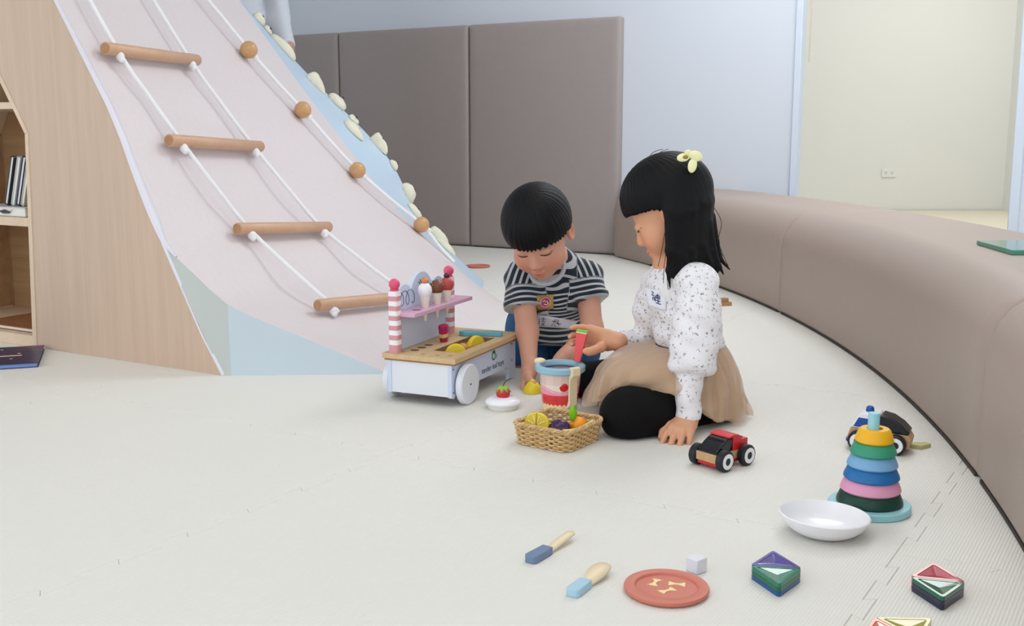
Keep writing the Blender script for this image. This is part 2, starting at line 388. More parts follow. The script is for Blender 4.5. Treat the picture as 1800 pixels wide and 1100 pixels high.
# thin edge strip of the curved profile and frame of the opening
fr_ = .018
op = [(OPR, 0), (OPT, .643), apex, (OPL, .643), (OPL, 0)]
opi = [(OPR - fr_, .03), (OPT - fr_*.8, .639), (apex[0], apex[1] - fr_*1.75), (OPL + fr_, .638), (OPL + fr_, .03)]
for i in range(4):
    ys([op[i], op[i+1], opi[i+1], opi[i]], -.34, .003, 'shelf_frame', M_edge, .0015)
ys([(OPL, 0), (OPR, 0), (OPR, .035), (OPL, .035)], -.34, .001, 'shelf_board', M_edge, .0015)
for z0, z1 in ((.366, .392), (.712, .732)):
    ys([(OPL + fr_, z0), (OPR, z0), (OPR, z1), (OPL + fr_, z1)] if z0 < .6 else [(OPL+.055, z0), (OPT-.05, z0), (OPT-.064, z1), (OPL+.07, z1)], -.335, -.004, 'shelf_board', M_edge, .0015)
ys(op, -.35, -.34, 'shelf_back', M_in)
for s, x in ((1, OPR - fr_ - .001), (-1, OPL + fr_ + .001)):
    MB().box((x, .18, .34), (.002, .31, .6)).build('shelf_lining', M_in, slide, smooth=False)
# climbing holds: each a lumpy resin piece bolted to the blue face
def hold(z, w, size, seed, kind):
    r_ = random.Random(seed); p = BF(z, w); e = .02
    t = (BF(z+e, w) - BF(z-e, w)).normalized(); s = (BF(z, 1) - BF(z, 0)).normalized(); n = t.cross(s).normalized(); n = n if n.x > 0 else -n
    M = frame(p + n*.002, s, t); sx, st, sn = size[0]*.95, size[1]*.92, size[2]*.72
    me = bmesh.new(); bmesh.ops.create_icosphere(me, subdivisions=3, radius=1)
    ph = [r_.uniform(0, 6.3) for _ in range(6)]
    for v in me.verts:
        c = v.co.copy(); k = 1 + .14*math.sin(2.3*c.x+ph[0]) + .12*math.sin(3.1*c.y+ph[1]) + (.1*math.sin(6*c.x+ph[2])*math.sin(5*c.y+ph[3]) if kind else 0)
        c *= k
        v.co = Vector((c.x*sx, c.y*st*(1 - .35*c.y*(1 if kind == 1 else .3)), max(c.z, -.05)*sn))
    for v in me.verts: v.co = M @ v.co
    d = bpy.data.meshes.new('climbing_hold'); me.to_mesh(d); me.free(); d.materials.append(M_hold); finish(d, True, 60 if kind != 1 else 35)
    o = link(bpy.data.objects.new('climbing_hold', d), slide)
    q = MB(); q.lathe([(.0055, 0), (.0055, .004)], 12, M @ Matrix.Translation((sx*.15, -st*.2, sn*.92))); q.build('bolt', M_hole, o)
HOLDS = [(1.125, .75, (.028, .03, .04), 1, 0), (1.08, .8, (.02, .026, .025), 2, 0), (1.01, .78, (.035, .07, .04), 3, 0), (.862, .80, (.035, .055, .045), 4, 1), (.775, 1.0, (.04, .05, .05), 5, 2), (.70, .98, (.022, .03, .025), 6, 2),
         (.655, .62, (.045, .062, .03), 7, 0), (.60, 1.0, (.03, .05, .05), 8, 1), (.505, 1.0, (.02, .03, .025), 9, 0), (.395, 1.0, (.035, .055, .05), 10, 1), (.31, .72, (.028, .045, .03), 11, 2), (.2, .9, (.035, .055, .05), 12, 1), (.155, .72, (.03, .05, .03), 13, 2)]
for hh in HOLDS: hold(*hh)

# ---------------------------------------------------------------- rope ladder and ball rope
M_rung = wood('beech_dowel', (212, 172, 142), (202, 158, 128), (12, 12, 12), .4)
M_dowel_end = wood('beech_end', (190, 144, 106), (174, 128, 92), (60, 60, 60), .5)
M_ball = wood('beech_ball', (214, 170, 122), (198, 150, 102), (30, 30, 90), .3)
M_rope = mat('white_cotton_rope', (244, 244, 246), .75, .03, 60, bump=.5, bscale=500)
SM = Matrix.Translation(SP) @ Matrix.Rotation(A30, 4, 'Z')
def sp(z, w, off): return SM @ (SF(z, w) + SN(z, w)*off)
def rope_mesh(path, r=.0065): return MB().tube(catmull(path, 6), r, 10)
RUNGS = [((.862, .062), (.862, .405)), ((.607, .128), (.582, .458)), ((.337, .212), (.303, .505)), ((.115, .148), (.082, .455))]
lad = thing('rope_ladder', 'white rope ladder with four wooden rungs hanging on the pale slide face', 'rope ladder', sp(.86, .23, .0))
LI = Matrix.Translation(-lad.location)
for (a, b) in RUNGS:
    pa, pb = LI @ sp(*a, .032), LI @ sp(*b, .032); d = (pb - pa).normalized()
    g = MB().tube([pa - d*.012, pa - d*.009, pb + d*.009, pb + d*.012], [.0155, .0185, .0185, .0155], 20).build('rung', M_rung, lad, angle=50)
    for q, s in ((pa - d*.0122, -1), (pb + d*.0122, 1)):
        MB().tube([q, q + d*s*.0006], .0148, 20).build('end_grain', M_dowel_end, g)
for side in (0, 1):
    f_ = .10 if side == 0 else .93
    K = []
    for (a, b) in RUNGS:
        K.append(((a[0] + (b[0]-a[0])*f_), (a[1] + (b[1]-a[1])*f_)))
    top = (1.5, K[0][1] - .02); path = [top, (1.2, K[0][1] - .012)]
    pts = [LI @ sp(*top, .004), LI @ sp(1.2, K[0][1] - .012, .03)]
    for i, k in enumerate(K):
        pts.append(LI @ sp(*k, .032))
        if i < 3: pts.append((LI @ sp(*k, .032)).lerp(LI @ sp(*K[i+1], .032), .5) - Vector((0, 0, .004)))
    pts.append(LI @ sp(K[-1][0] - .012, K[-1][1], .018))
    rope_mesh(pts).build('rope', M_rope, lad)
    for k in K:
        p = LI @ (sp(*k, .036) + Vector((.008, -.012, -.022)))
        kb = MB().ell(p, (.0125, .0115, .0135), 14, 9); kb.ell(p + Vector((.005, -.004, -.009)), (.0095, .0095, .009), 12, 8)
        kb.build('knot', M_rope, lad)
br = thing('ball_rope', 'white climbing rope strung with wooden balls beside the rope ladder', 'rope', sp(.93, .742, 0))
LI2 = Matrix.Translation(-br.location)
BALLS = [(.93, .742), (.71, .815), (.478, .883), (.25, .975)]
pts = [LI2 @ sp(1.5, .60, .004), LI2 @ sp(1.122, .682, .035)]
for i, k in enumerate(BALLS):
    pts.append(LI2 @ sp(*k, .034))
    if i < 3: pts.append((LI2 @ sp(*k, .034)).lerp(LI2 @ sp(*BALLS[i+1], .034), .5) - Vector((0, 0, .004)))
pts += [LI2 @ sp(.17, .985, .012), LI2 @ sp(.12, .985, .006)]
rope_mesh(pts, .007).build('rope', M_rope, br)
for k in BALLS:
    p = LI2 @ sp(*k, .034); MB().ell(p, (.0325, .0325, .0325), 28, 18).build('wooden_ball', M_ball, br)
    q = p + (LI2 @ sp(k[0]-.06, k[1]+.018, .032) - p).normalized()*.037
    MB().ell(q, (.012, .011, .012), 12, 8).build('knot', M_rope, br)
# ================================================================ TOYS
M_beech = wood('birch_ply', (214, 186, 142), (200, 170, 126), (14, 60, 60))
M_pale = wood('pale_birch', (240, 224, 190), (232, 213, 176), (30, 30, 30))
M_cartw = mat('cart_white_paint', (226, 229, 236), .4, .012)
M_cartblue = mat('cart_pale_blue_paint', (206, 216, 236), .4, .012)
M_whgloss = mat('white_gloss_paint', (240, 240, 244), .25, .01)
M_dark = mat('screw_dark', (50, 48, 50), .5)
M_pk = mat('dusty_pink_paint', (214, 150, 156), .45, .02)
M_pkball = mat('hot_pink_paint', (226, 84, 122), .4, .03)
M_shelfpk = mat('lilac_pink_paint', (216, 170, 196), .4, .02)
M_green = mat('leaf_green_print', (52, 128, 78), .5)
M_ink = mat('blue_grey_ink', (96, 104, 140), .6)
M_ink2 = mat('dark_ink', (64, 66, 84), .6)
M_yel = mat('lemon_yellow_paint', (240, 214, 50), .35, .05, 30)
M_yel2 = mat('lemon_flesh_paint', (232, 206, 60), .4, .05, 30)
M_teal = mat('teal_blue_paint', (104, 172, 190), .38, .02)
M_red = mat('red_paint', (206, 34, 40), .3, .03)
M_blk = mat('black_rubber', (24, 27, 32), .45, .05)
M_blkgl = mat('black_gloss_paint', (18, 22, 28), .14, .03)

# ---- ice cream cart
cart = thing('toy_ice_cream_cart', 'white wooden toy ice cream cart with striped posts and pink shelf', 'toy cart', (-.133, 2.471, 0), R(66))
x1, y1 = .385, .197
rec = (.075, .285, .028, .098)              # recess x0 x1 y0 y1
mb = MB(); zt0, zt1 = .108, .12
for bx in ((0, rec[0], 0, y1), (rec[1], x1, 0, y1), (rec[0], rec[1], 0, rec[2]), (rec[0], rec[1], rec[3], y1)):
    mb.box(((bx[0]+bx[1])/2, (bx[2]+bx[3])/2, (zt0+zt1)/2), (bx[1]-bx[0], bx[3]-bx[2], zt1-zt0))
top = mb.build('counter_top', M_beech, cart, smooth=False)
MB().box((x1/2, y1/2, .1055), (x1-.008, y1-.008, .005)).build('top_edge_layer', wood('ply_edge_dark', (176, 128, 88), (160, 112, 76), (30, 30, 30)), top, smooth=False)
mb = MB()                                    # recess tray
w_ = .004
mb.box(((rec[0]+rec[1])/2, (rec[2]+rec[3])/2, .073), (rec[1]-rec[0], rec[3]-rec[2], .004))
for bx in ((rec[0]-w_, rec[0], rec[2]-w_, rec[3]+w_), (rec[1], rec[1]+w_, rec[2]-w_, rec[3]+w_), (rec[0], rec[1], rec[2]-w_, rec[2]), (rec[0], rec[1], rec[3], rec[3]+w_)):
    mb.box(((bx[0]+bx[1])/2, (bx[2]+bx[3])/2, .0955), (bx[1]-bx[0], bx[3]-bx[2], .047))
mb.build('recess_tray', M_in, top, smooth=False)
for hx in (.06, .095, .13): MB().lathe([(.011, .1196), (.011, .1204)], 24, Matrix.Translation((hx, .14, 0))).build('counter_hole', mat('hole_brown', (120, 86, 52), .7), top)
for hx, hy in ((.03, .155), (.028, .1), (.026, .06), (.034, .03)): MB().lathe([(.006, .1196), (.006, .1203)], 18, Matrix.Translation((hx, hy, 0))).build('counter_hole', mat('hole_tan', (176, 142, 98), .7), top)
MB().box((.012, y1/2, .066), (.01, y1-.034, .082)).build('end_panel', M_cartw, cart, bevel=.001)
MB().box((x1-.016, y1/2, .07), (.01, y1-.034, .074)).build('end_panel', M_cartw, cart, bevel=.001)
side = [(.005, .024), (.018, .02), (.03, .028)] + [(.03 + .02*k, .036) for k in range(1, 4)] + [(.3, .036), (.322, .036), (.331, .03), (.334, .0), (.372, 0), (x1-.008, .03), (x1-.008, .107), (.005, .107)]
for yy, nm in ((.012, 0), (y1-.012-.01, 1)):
    s_ = MB().prism(side, 0, .01, frame((0, yy + .01, 0), (1, 0, 0), (0, 0, 1))).build('side_panel', M_cartblue, cart, bevel=.0012)
    if nm == 0:
        for sx, sz in ((.014, .092), (.014, .036), (.352, .094), (.352, .05)):
            MB().lathe([(.0022, 0), (.0022, .0006)], 12, frame((sx, yy - .0001, sz), (1, 0, 0), (0, 0, 1))).build('screw', M_dark, s_)
        LM = frame((.235, yy - .0003, .062), (1, 0, 0), (0, 0, 1))
        text_mesh('lettering', 'tender leaf toys', .021, M_ink2, s_, LM @ Matrix.Translation((-.0, -.006, 0)))
        q = MB(); q.lathe([(.0072, 0), (.0118, 0), (.0118, .0003), (.0072, .0003)], 22, LM @ Matrix.Translation((.004, .021, 0)), closed=True)
        q.prism([(.0, .008), (.006, .011), (.012, .01), (.008, .016), (0, .018), (-.006, .014)], 0, .0003, LM @ Matrix.Translation((.003, .018, 0)))
        q.prism([(0, 0), (.0045, .006), (.0045, .014), (.001, .009)], 0, .0003, LM @ Matrix.Translation((.0185, .010, 0)))
        q.build('logo', M_green, s_, smooth=False)
for wy in (-.01, y1-.008):
    wm = frame((.062, wy + .018, .049), (1, 0, 0), (0, 0, 1))
    w_o = MB().lathe([(.0005, 0), (.046, 0), (.049, .003), (.049, .015), (.046, .018), (.0005, .018)], 48, wm).build('wheel', M_cartw, cart)
    MB().lathe([(.0028, .018), (.0028, .0186)], 12, wm).build('axle_hole', M_dark, w_o)
def post(px, py):
    hx = rr(.0255, .0255, .006, 3); z = .12; p = None
    hts = [.02] + [.0118]*11; cols = [M_pk, M_whgloss]
    for k, hgt in enumerate(hts):
        o = MB().prism(hx, z, z + hgt, Matrix.Translation((px, py, 0))).build('post' if p is None else 'stripe', cols[k % 2], cart if p is None else p, angle=50)
        p = p or o; z += hgt
    MB().lathe([(.0105, z), (.011, z+.004), (.008, z+.006), (.001, z+.007)], 20, Matrix.Translation((px, py, 0))).build('finial_base', M_pkball, p)
    MB().ell((px, py, z + .016), (.0135, .0135, .0135), 24, 16).build('finial_ball', M_pkball, p)
post(.018, .170); post(.30, .170)
out = [(.03, .12), (.288, .12), (.288, .235)]
def hump(cx, r, zc, a0, a1, n=10): return [(cx + r*math.cos(R(a0 + (a1-a0)*k/n)), zc + r*math.sin(R(a0 + (a1-a0)*k/n))) for k in range(n+1)]
out += hump(.245, .043, .236, 0, 125) + hump(.16, .058, .243, 12, 168) + hump(.073, .043, .236, 55, 180) + [(.03, .236)]
bk = MB().prism(out, 0, .01, frame((0, .183, 0), (1, 0, 0), (0, 0, 1))).build('back_board', M_cartblue, cart, bevel=.0012)
sw = [Vector((.045 + .085*t/40 + .014*math.sin(.5*t), .1722, .245 + .018*math.cos(.5*t) - .0*t)) for t in range(0, 34)]
MB().tube(sw, .0007, 6).build('swirl_print', M_ink, bk)
mb = MB()
for (ax, az, bx, bz) in ((.15, .281, .156, .272), (.165, .283, .158, .272), (.142, .276, .15, .271), (.178, .277, .173, .275)): mb.tube([(ax, .1724, az), (bx, .1724, bz)], .0012, 6)
mb.build('sprig_print', M_ink2, bk)
sh = MB().prism([(.022, 0), (.335, 0), (.335, .052), (.022, .052)], .207, .217, Matrix.Translation((0, .118, 0))).build('cone_shelf', M_shelfpk, cart, bevel=.001)
MB().lathe([(.0115, .2166), (.0115, .2174)], 20, Matrix.Translation((.075, .142, 0))).build('shelf_hole', mat('hole_mauve', (150, 104, 126), .7), sh)
CM = cart.matrix_basis.copy() if False else Matrix.Translation(cart.location) @ Matrix.Rotation(R(66), 4, 'Z')
M_cone = mat('cone_cream_paint', (232, 222, 204), .5, .03)
def cone(x, label, scoop, toppers):
    p = CM @ Vector((x, .142, .217)); t = thing('toy_ice_cream_cone', label, 'toy ice cream', p, 0, 'toy ice cream cones on the cart shelf')
    MB().lathe([(.003, -.034), (.007, -.012), (.0085, 0), (.0105, .012), (.0135, .03), (.0125, .032), (.001, .032)], 24).build('cone', M_cone, t)
    s = MB().lathe([(.0135, .029), (.0165, .034), (.018, .042), (.0165, .051), (.010, .059), (.001, .062)], 28).build('scoop', scoop, t)
    for f_ in toppers: f_(t)
cone(.118, 'toy cone with white scoop and orange cherry on the cart shelf', M_whgloss, [lambda t: MB().ell((0, 0, .066), (.009, .009, .007)).build('cherry', mat('orange_paint', (222, 128, 62), .35), t)])
def sprk(t):
    for k in range(14):
        a, b = random.uniform(0, 6.28), random.uniform(.3, 1.3); d = Vector((math.cos(a)*math.cos(b), math.sin(a)*math.cos(b), math.sin(b)))
        MB().ell(Vector((0, 0, .043)) + Vector((d.x*.0175, d.y*.0175, d.z*.0185)), (.0013, .0013, .0013), 8, 6).build('sprinkle', M_pale, t)
cone(.18, 'toy cone with chocolate scoop and dotted sprinkles on the cart shelf', mat('chocolate_paint', (122, 72, 46), .35), [sprk])
cone(.235, 'toy cone with brick red scoop and dark cherry on the cart shelf', mat('brick_red_paint', (190, 78, 76), .4), [lambda t: MB().ell((0, 0, .065), (.008, .008, .007)).build('cherry', mat('plum_dark_paint', (66, 44, 52), .4), t)])
# popsicle block in a counter hole
pz = thing('toy_popsicle', 'magenta and cream striped toy lolly leaning on the cart counter', 'toy lolly', CM @ Vector((.185, .125, .121)), R(66), rot=Euler((R(4), R(-8), R(52))))
hexa = [(.015*math.cos(R(60*k+30)), .0125*math.sin(R(60*k+30))) for k in range(6)]
for z0, z1, c, nm in ((0, .012, (150, 34, 66), 'tip_band'), (.012, .022, (220, 186, 120), 'cream_band'), (.022, .043, (176, 30, 92), 'top_band')):
    k0, k1 = .8 + .2*z0/.043, .8 + .2*z1/.043
    MB().add([(x*k0, y*k0, z0) for x, y in hexa] + [(x*k1, y*k1, z1) for x, y in hexa], [tuple(range(5, -1, -1)), tuple(range(6, 12))] + [(i, (i+1) % 6, 6+(i+1) % 6, 6+i) for i in range(6)]).build(nm, mat('lolly_%d' % c[1], c, .35), pz, bevel=.0008)
# scoop
def spoon_outline(L, wa, wb, wn, n=12):
    a = [(math.cos(R(90+180*k/n))*wa*1.1 + wa*1.1, math.sin(R(90+180*k/n))*wa) for k in range(n+1)]
    b = [(L - wb + math.sin(R(180*k/n))*wb*1.0, -math.cos(R(180*k/n))*wb) for k in range(n+1)]
    mid1 = [(L*.42, -wn), (L*.6, -wn*.95)]; mid2 = [(L*.6, wn*.95), (L*.42, wn)]
    return a + mid1 + b + mid2
ss = MB().prism(spoon_outline(.115, .0185, .011, .010), 0, .011).build('toy_scoop', M_teal, None, bevel=.002, seg=3)
ss.location = CM @ Vector((.285, .132, .1202)); ss.rotation_euler.z = R(-9); tag(ss, 'teal wooden toy scoop lying on the cart counter', 'toy scoop')
def half_disc(name, label, loc, rotz, r, th, m1, m2, group=None, rot=None):
    t = thing(name, label, 'toy fruit', loc, rotz, group, rot)
    pr = [(r*math.cos(R(180*k/20)), r*math.sin(R(180*k/20))) for k in range(21)]
    MB().prism(pr, 0, th, frame((0, th/2, 0), (1, 0, 0), (0, 0, 1))).build('rind', m1, t, bevel=.0012)
    pr = [(x*.88, y*.88 + .0012) for x, y in pr]
    MB().prism(pr, 0, th + .0012, frame((0, th/2 + .0006, 0), (1, 0, 0), (0, 0, 1))).build('flesh', m2, t)
    return t
half_disc('toy_lemon_slice', 'large yellow toy slice lying in the cart recess, nearer to the posts', CM @ Vector((.118, .058, .106)), R(20), .026, .013, M_yel, M_yel2, 'toy slices in the cart recess', rot=Euler((R(0), R(0), R(8))))
half_disc('toy_lemon_slice', 'yellow toy slice standing in the far end of the cart recess', CM @ Vector((.235, .060, .104)), 0, .028, .012, M_yel, M_yel2, 'toy slices in the cart recess', rot=Euler((0, 0, R(48))))
nb = MB().ell((0, 0, .012), (.012, .011, .012)).build('toy_nut', wood('honey_wood', (226, 176, 104), (206, 150, 84), (60, 60, 60)), None); nb.location = CM @ Vector((.172, .066, .100)); tag(nb, 'small round honey coloured toy between the slices in the cart recess', 'toy food')

# ---- white lid with strawberry
lid = thing('strawberry_lid', 'round white wooden lid topped with a small red strawberry', 'toy lid', (-.021, 2.487, 0))
MB().lathe([(.001, 0), (.034, 0), (.036, .003), (.036, .008), (.0355, .010)], 40).build('lid_rim', mat('lid_cream', (224, 222, 212), .4), lid)
MB().lathe([(.0355, .010), (.041, .012), (.043, .0165), (.039, .022), (.028, .0265), (.001, .029)], 48).build('lid_top', M_whgloss, lid)
sb = MB().lathe([(.0145, .0285), (.0165, .033), (.0165, .040), (.013, .047), (.006, .0505), (.001, .051)], 28).build('strawberry', mat('strawberry_red', (204, 38, 58), .35, .08, 80), lid)
st = []
for k in range(14):
    r_ = .0200 if k % 2 == 0 else .0125; z = .0385 if k % 2 == 0 else .0465; a = R(360*k/14); st.append((r_*math.cos(a)*.98, r_*math.sin(a)*.98, z))
md = [(.0115*math.cos(R(360*k/14)), .0115*math.sin(R(360*k/14)), .0512) for k in range(14)]
mb = MB(); mb.add([(0, 0, .0535)] + md + st, [(0, 1+k, 1+(k+1) % 14) for k in range(14)] + [(1+k, 15+k, 15+(k+1) % 14, 1+(k+1) % 14) for k in range(14)]); o = mb.build('leaf_cap', mat('lime_green_felt', (156, 196, 72), .7), sb, solid=.0012)
MB().tube(catmull([(0, 0, .051), (.003, 0, .060), (.010, 0, .067), (.019, 0, .0715)], 5), [.0011]*16, 8).build('stem', M_dark, sb)

# ---- toy blender cup
M_cup = mat('cup_printed_acrylic', (236, 216, 200), .12, .02, coat=.4)
N, L, B_ = nodes(M_cup)
tc = N.new('ShaderNodeTexCoord'); sx = N.new('ShaderNodeSeparateXYZ'); L.new(tc.outputs['Object'], sx.inputs[0])
def mth(op, a, b=None, c=None):
    n_ = N.new('ShaderNodeMath'); n_.operation = op
    for i, v in enumerate((a, b, c)):
        if v is None: continue
        if isinstance(v, (int, float)): n_.inputs[i].default_value = v
        else: L.new(v, n_.inputs[i])
    return n_.outputs[0]
ang_ = mth('ARCTAN2', sx.outputs[1], sx.outputs[0])
zz = sx.outputs[2]
lo = mth('MULTIPLY_ADD', mth('SINE', mth('MULTIPLY', ang_, 26)), .0016, .0185)
hi = mth('MULTIPLY_ADD', mth('SINE', mth('MULTIPLY', ang_, 1.0)), .001, .0425)
pw = mth('MULTIPLY_ADD', mth('SINE', mth('MULTIPLY_ADD', ang_, 2.5, 2.2)), .006, .056)
pw2 = mth('MULTIPLY_ADD', mth('SINE', mth('MULTIPLY_ADD', ang_, 2.5, 2.2)), .006, .051)
def over(colA, fac, col):
    m_ = N.new('ShaderNodeMix'); m_.data_type = 'RGBA'; L.new(fac, m_.inputs[0])
    if isinstance(colA, tuple): m_.inputs[6].default_value = (*lin(colA), 1)
    else: L.new(colA, m_.inputs[6])
    m_.inputs[7].default_value = (*lin(col), 1); return m_.outputs[2]
c_ = over((238, 224, 208), mth('GREATER_THAN', zz, .066), (232, 206, 196))
c_ = over(c_, mth('MULTIPLY', mth('GREATER_THAN', zz, hi), mth('LESS_THAN', zz, pw)), (240, 150, 176))
c_ = over(c_, mth('MULTIPLY', mth('GREATER_THAN', zz, pw2), mth('LESS_THAN', zz, mth('ADD', pw2, .0025))), (248, 196, 208))
c_ = over(c_, mth('MULTIPLY', mth('GREATER_THAN', zz, lo), mth('LESS_THAN', zz, hi)), (218, 50, 48))
c_ = over(c_, mth('LESS_THAN', zz, lo), (240, 214, 172))
L.new(c_, B_.inputs['Base Color'])
cup = thing('toy_blender_cup', 'toy blender cup with blue ring rim and painted red and pink filling', 'toy cup', (.113, 2.478, 0))
MB().lathe([(.001, 0), (.0395, 0), (.041, .002), (.050, .094), (.048, .094), (.039, .004), (.001, .004)], 16).build('cup_body', M_cup, cup, angle=20)
M_rimblue = mat('rim_blue_paint', (150, 192, 212), .38, .02)
rim = MB().lathe([(.046, .092), (.0565, .092), (.059, .095), (.059, .105), (.056, .108), (.0495, .108), (.0465, .104), (.0465, .096)], 56, closed=True).build('rim_ring', M_rimblue, cup)
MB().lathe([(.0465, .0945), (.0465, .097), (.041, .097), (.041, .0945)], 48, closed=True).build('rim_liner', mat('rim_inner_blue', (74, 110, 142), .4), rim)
hnd = [(.058, .112), (.066, .110), (.067, .092), (.059, .084), (.055, .074), (.0545, .02), (.044, .012), (.042, .0135), (.048, .03), (.0515, .09), (.052, .11)]
MB().prism(hnd, -.011, .011, Matrix.Rotation(R(-58), 4, 'Z') @ frame((0, 0, 0), (1, 0, 0), (0, 0, 1))).build('wooden_handle', M_pale, cup, bevel=.002)
MB().ell((-.047, .03, .109), (.014, .012, .008)).build('spout', M_pale, cup)
ch = MB().ell(Vector((.0455*math.cos(R(-82)), .0455*math.sin(R(-82)), .062)), (.0105, .003, .0105)).build('cherry_print', mat('cherry_red', (206, 24, 34), .25), cup)

# ---- yellow lemon under the boy's hand
lm = MB().lathe([(.001, 0), (.0225, 0), (.0235, .003), (.0215, .014), (.014, .024), (.007, .029), (.0065, .032), (.004, .0335), (.001, .034)], 30).build('toy_lemon', M_yel, None)
lm.location = (.052, 2.641, 0); tag(lm, 'yellow half lemon standing on the mat under the boy\'s hand', 'toy fruit')

# ---- wicker basket
bk_c = Vector((.0975, 2.205, 0)); BA = R(55)
bas = thing('wicker_basket', 'small rectangular wicker basket holding wooden fruit', 'basket', bk_c, BA)
M_wick = [wood('willow_a', (226, 196, 146), (204, 170, 118), (90, 90, 90), .5), wood('willow_b', (212, 178, 126), (188, 150, 100), (90, 90, 90), .5)]
bw, bd = .132, .128                           # along local x, y at the base
def brow(z, r_off, amp, phase, nw=44, npts=264):
    k = 1 + .10*z/.045; o_ = rr(bw*k, bd*k, .022, 8); o_.append(o_[0])
    seg = [0]
    for a, b in zip(o_, o_[1:]): seg.append(seg[-1] + math.dist(a, b))
    Lg = seg[-1]; out = []
    for i in range(npts):
        s = Lg*i/npts; x = np.interp(s, seg, [p[0] for p in o_]); y = np.interp(s, seg, [p[1] for p in o_])
        d = Vector((x, y)).normalized(); w = amp*math.sin(2*math.pi*nw/2*i/npts + phase) + r_off
        out.append((x + d.x*w, y + d.y*w, z + .0006*math.sin(9*i/npts*6.28 + z*700)))
    return out
for k in range(8):
    MB().tube(brow(.003 + k*.0051, 0, .0030, math.pi*(k % 2)), .0021, 7, closed=True).build('weaver', M_wick[k % 2], bas)
for k in range(3):                            # braided rim
    pts = brow(.045, 0, 0, 0); n_ = len(pts)
    pts = [(x + (x/abs(Vector((x, y)).length))*.0028*math.cos(2*math.pi*(18*i/n_ + k/3)), y + y/Vector((x, y)).length*.0028*math.cos(2*math.pi*(18*i/n_ + k/3)), z + .0026*math.sin(2*math.pi*(18*i/n_ + k/3))) for i, (x, y, z) in enumerate(pts)]
    MB().tube(pts, .0023, 7, closed=True).build('rim_strand', M_wick[(k+1) % 2], bas)
o1, o2 = brow(.001, 0, 0, 0), brow(.047, 0, 0, 0)
for i in range(0, 264, 6): MB().tube([o1[i], o2[i]], .0019, 6).build('stake', M_wick[1], bas)
MB().prism(rr(bw-.006, bd-.006, .02), .0005, .004).build('basket_base', M_wick[1], bas)
BM = Matrix.Translation(bk_c) @ Matrix.Rotation(BA, 4, 'Z')
# cut lemon: two quarter pieces facing the camera
t = thing('toy_cut_lemon', 'round cut toy lemon with pale segment lines at the left of the wicker basket', 'toy fruit', (.0505, 2.203, .0365), 0, rot=Euler((R(-12), 0, R(-16))))
for s in (-1, 1):
    pr = [(0, -.0255)] + [(s*.0258*math.cos(R(-90 + 180*k/18)), .0258*math.sin(R(-90 + 180*k/18))) for k in range(1, 18)] + [(0, .0255)]
    pr = [(x + s*.0006, y) for x, y in pr]
    h_ = MB().prism(pr, -.016, 0, frame((0, 0, 0), (1, 0, 0), (0, 0, 1))).build('rind_half', M_yel, t, bevel=.0015)
    MB().prism([(x*.9 + s*.001, y*.9) for x, y in pr], -.001, .0006, frame((0, 0, 0), (1, 0, 0), (0, 0, 1))).build('flesh', mat('lemon_face', (222, 196, 52), .4, .08, 60), h_)
    mb = MB()
    for k in range(4):
        a = R(s*(20 + 47*k)) + R(90); p = Vector((math.cos(a), 0, math.sin(a))); p.x = abs(p.x)*s
        mb.tube([p*.004 + Vector((s*.001, -.0008, 0)), p*.0205 + Vector((0, -.0008, 0))], [.0009, .0012], 6)
    mb.build('segment_line', mat('pale_yellow_print', (246, 240, 176), .5), h_)
def fruit(name, label, loc, r, m, rot=(0, 0, 0)):
    t = thing(name, label, 'toy fruit', loc, 0, rot=Euler(rot)); MB().ell((0, 0, 0), r, 28, 18).build('body', m, t); return t
fruit('toy_plum', 'glossy dark purple toy plum in the middle of the wicker basket', (.1005, 2.205, .026), (.0245, .021, .0215), mat('plum_purple', (66, 32, 78), .18, .25, 25))
og = fruit('toy_orange', 'orange toy fruit with a green leaf at the right of the wicker basket', (.1405, 2.228, .027), (.0205, .0205, .0205), mat('orange_fruit_paint', (250, 158, 24), .3, .04, 40))
lf = [Vector((0, 0, 0))]
leaf_me = []
for k in range(9):
    u = k/8; w = .0085*math.sin(math.pi*min(1, u*.93 + .05))**.8; leaf_me.append([Vector((-w, -.012 - .004*u, .014 + .036*u)), Vector((0, -.0145 - .004*u, .014 + .036*u)), Vector((w, -.012 - .004*u, .014 + .036*u))])
MB().grid(leaf_me).build('leaf', mat('bright_green_felt', (132, 206, 30), .6), og, solid=.0016).location = (-.012, -.002, 0)
ban = MB().tube(catmull([(-.034, 0, 0), (-.015, .0, -.003), (.006, 0, -.002), (.024, 0, .004), (.04, 0, .012)], 6), [.005 + .002*math.sin(math.pi*k/24) for k in range(25)], 10).build('toy_banana', mat('pale_banana', (240, 222, 128), .4), None)
ban.location = (.135, 2.175, .034); ban.rotation_euler.z = R(28); tag(ban, 'pale yellow toy banana along the front right rim inside the basket', 'toy fruit')
gr_ = MB().lathe([(.001, 0), (.015, 0), (.0165, .004), (.0155, .018), (.001, .0195)], 24).build('toy_kiwi', mat('olive_paint', (140, 132, 62), .4, .1, 60), None); gr_.location = (.0865, 2.168, .005); tag(gr_, 'olive green toy fruit low at the front of the wicker basket', 'toy fruit')

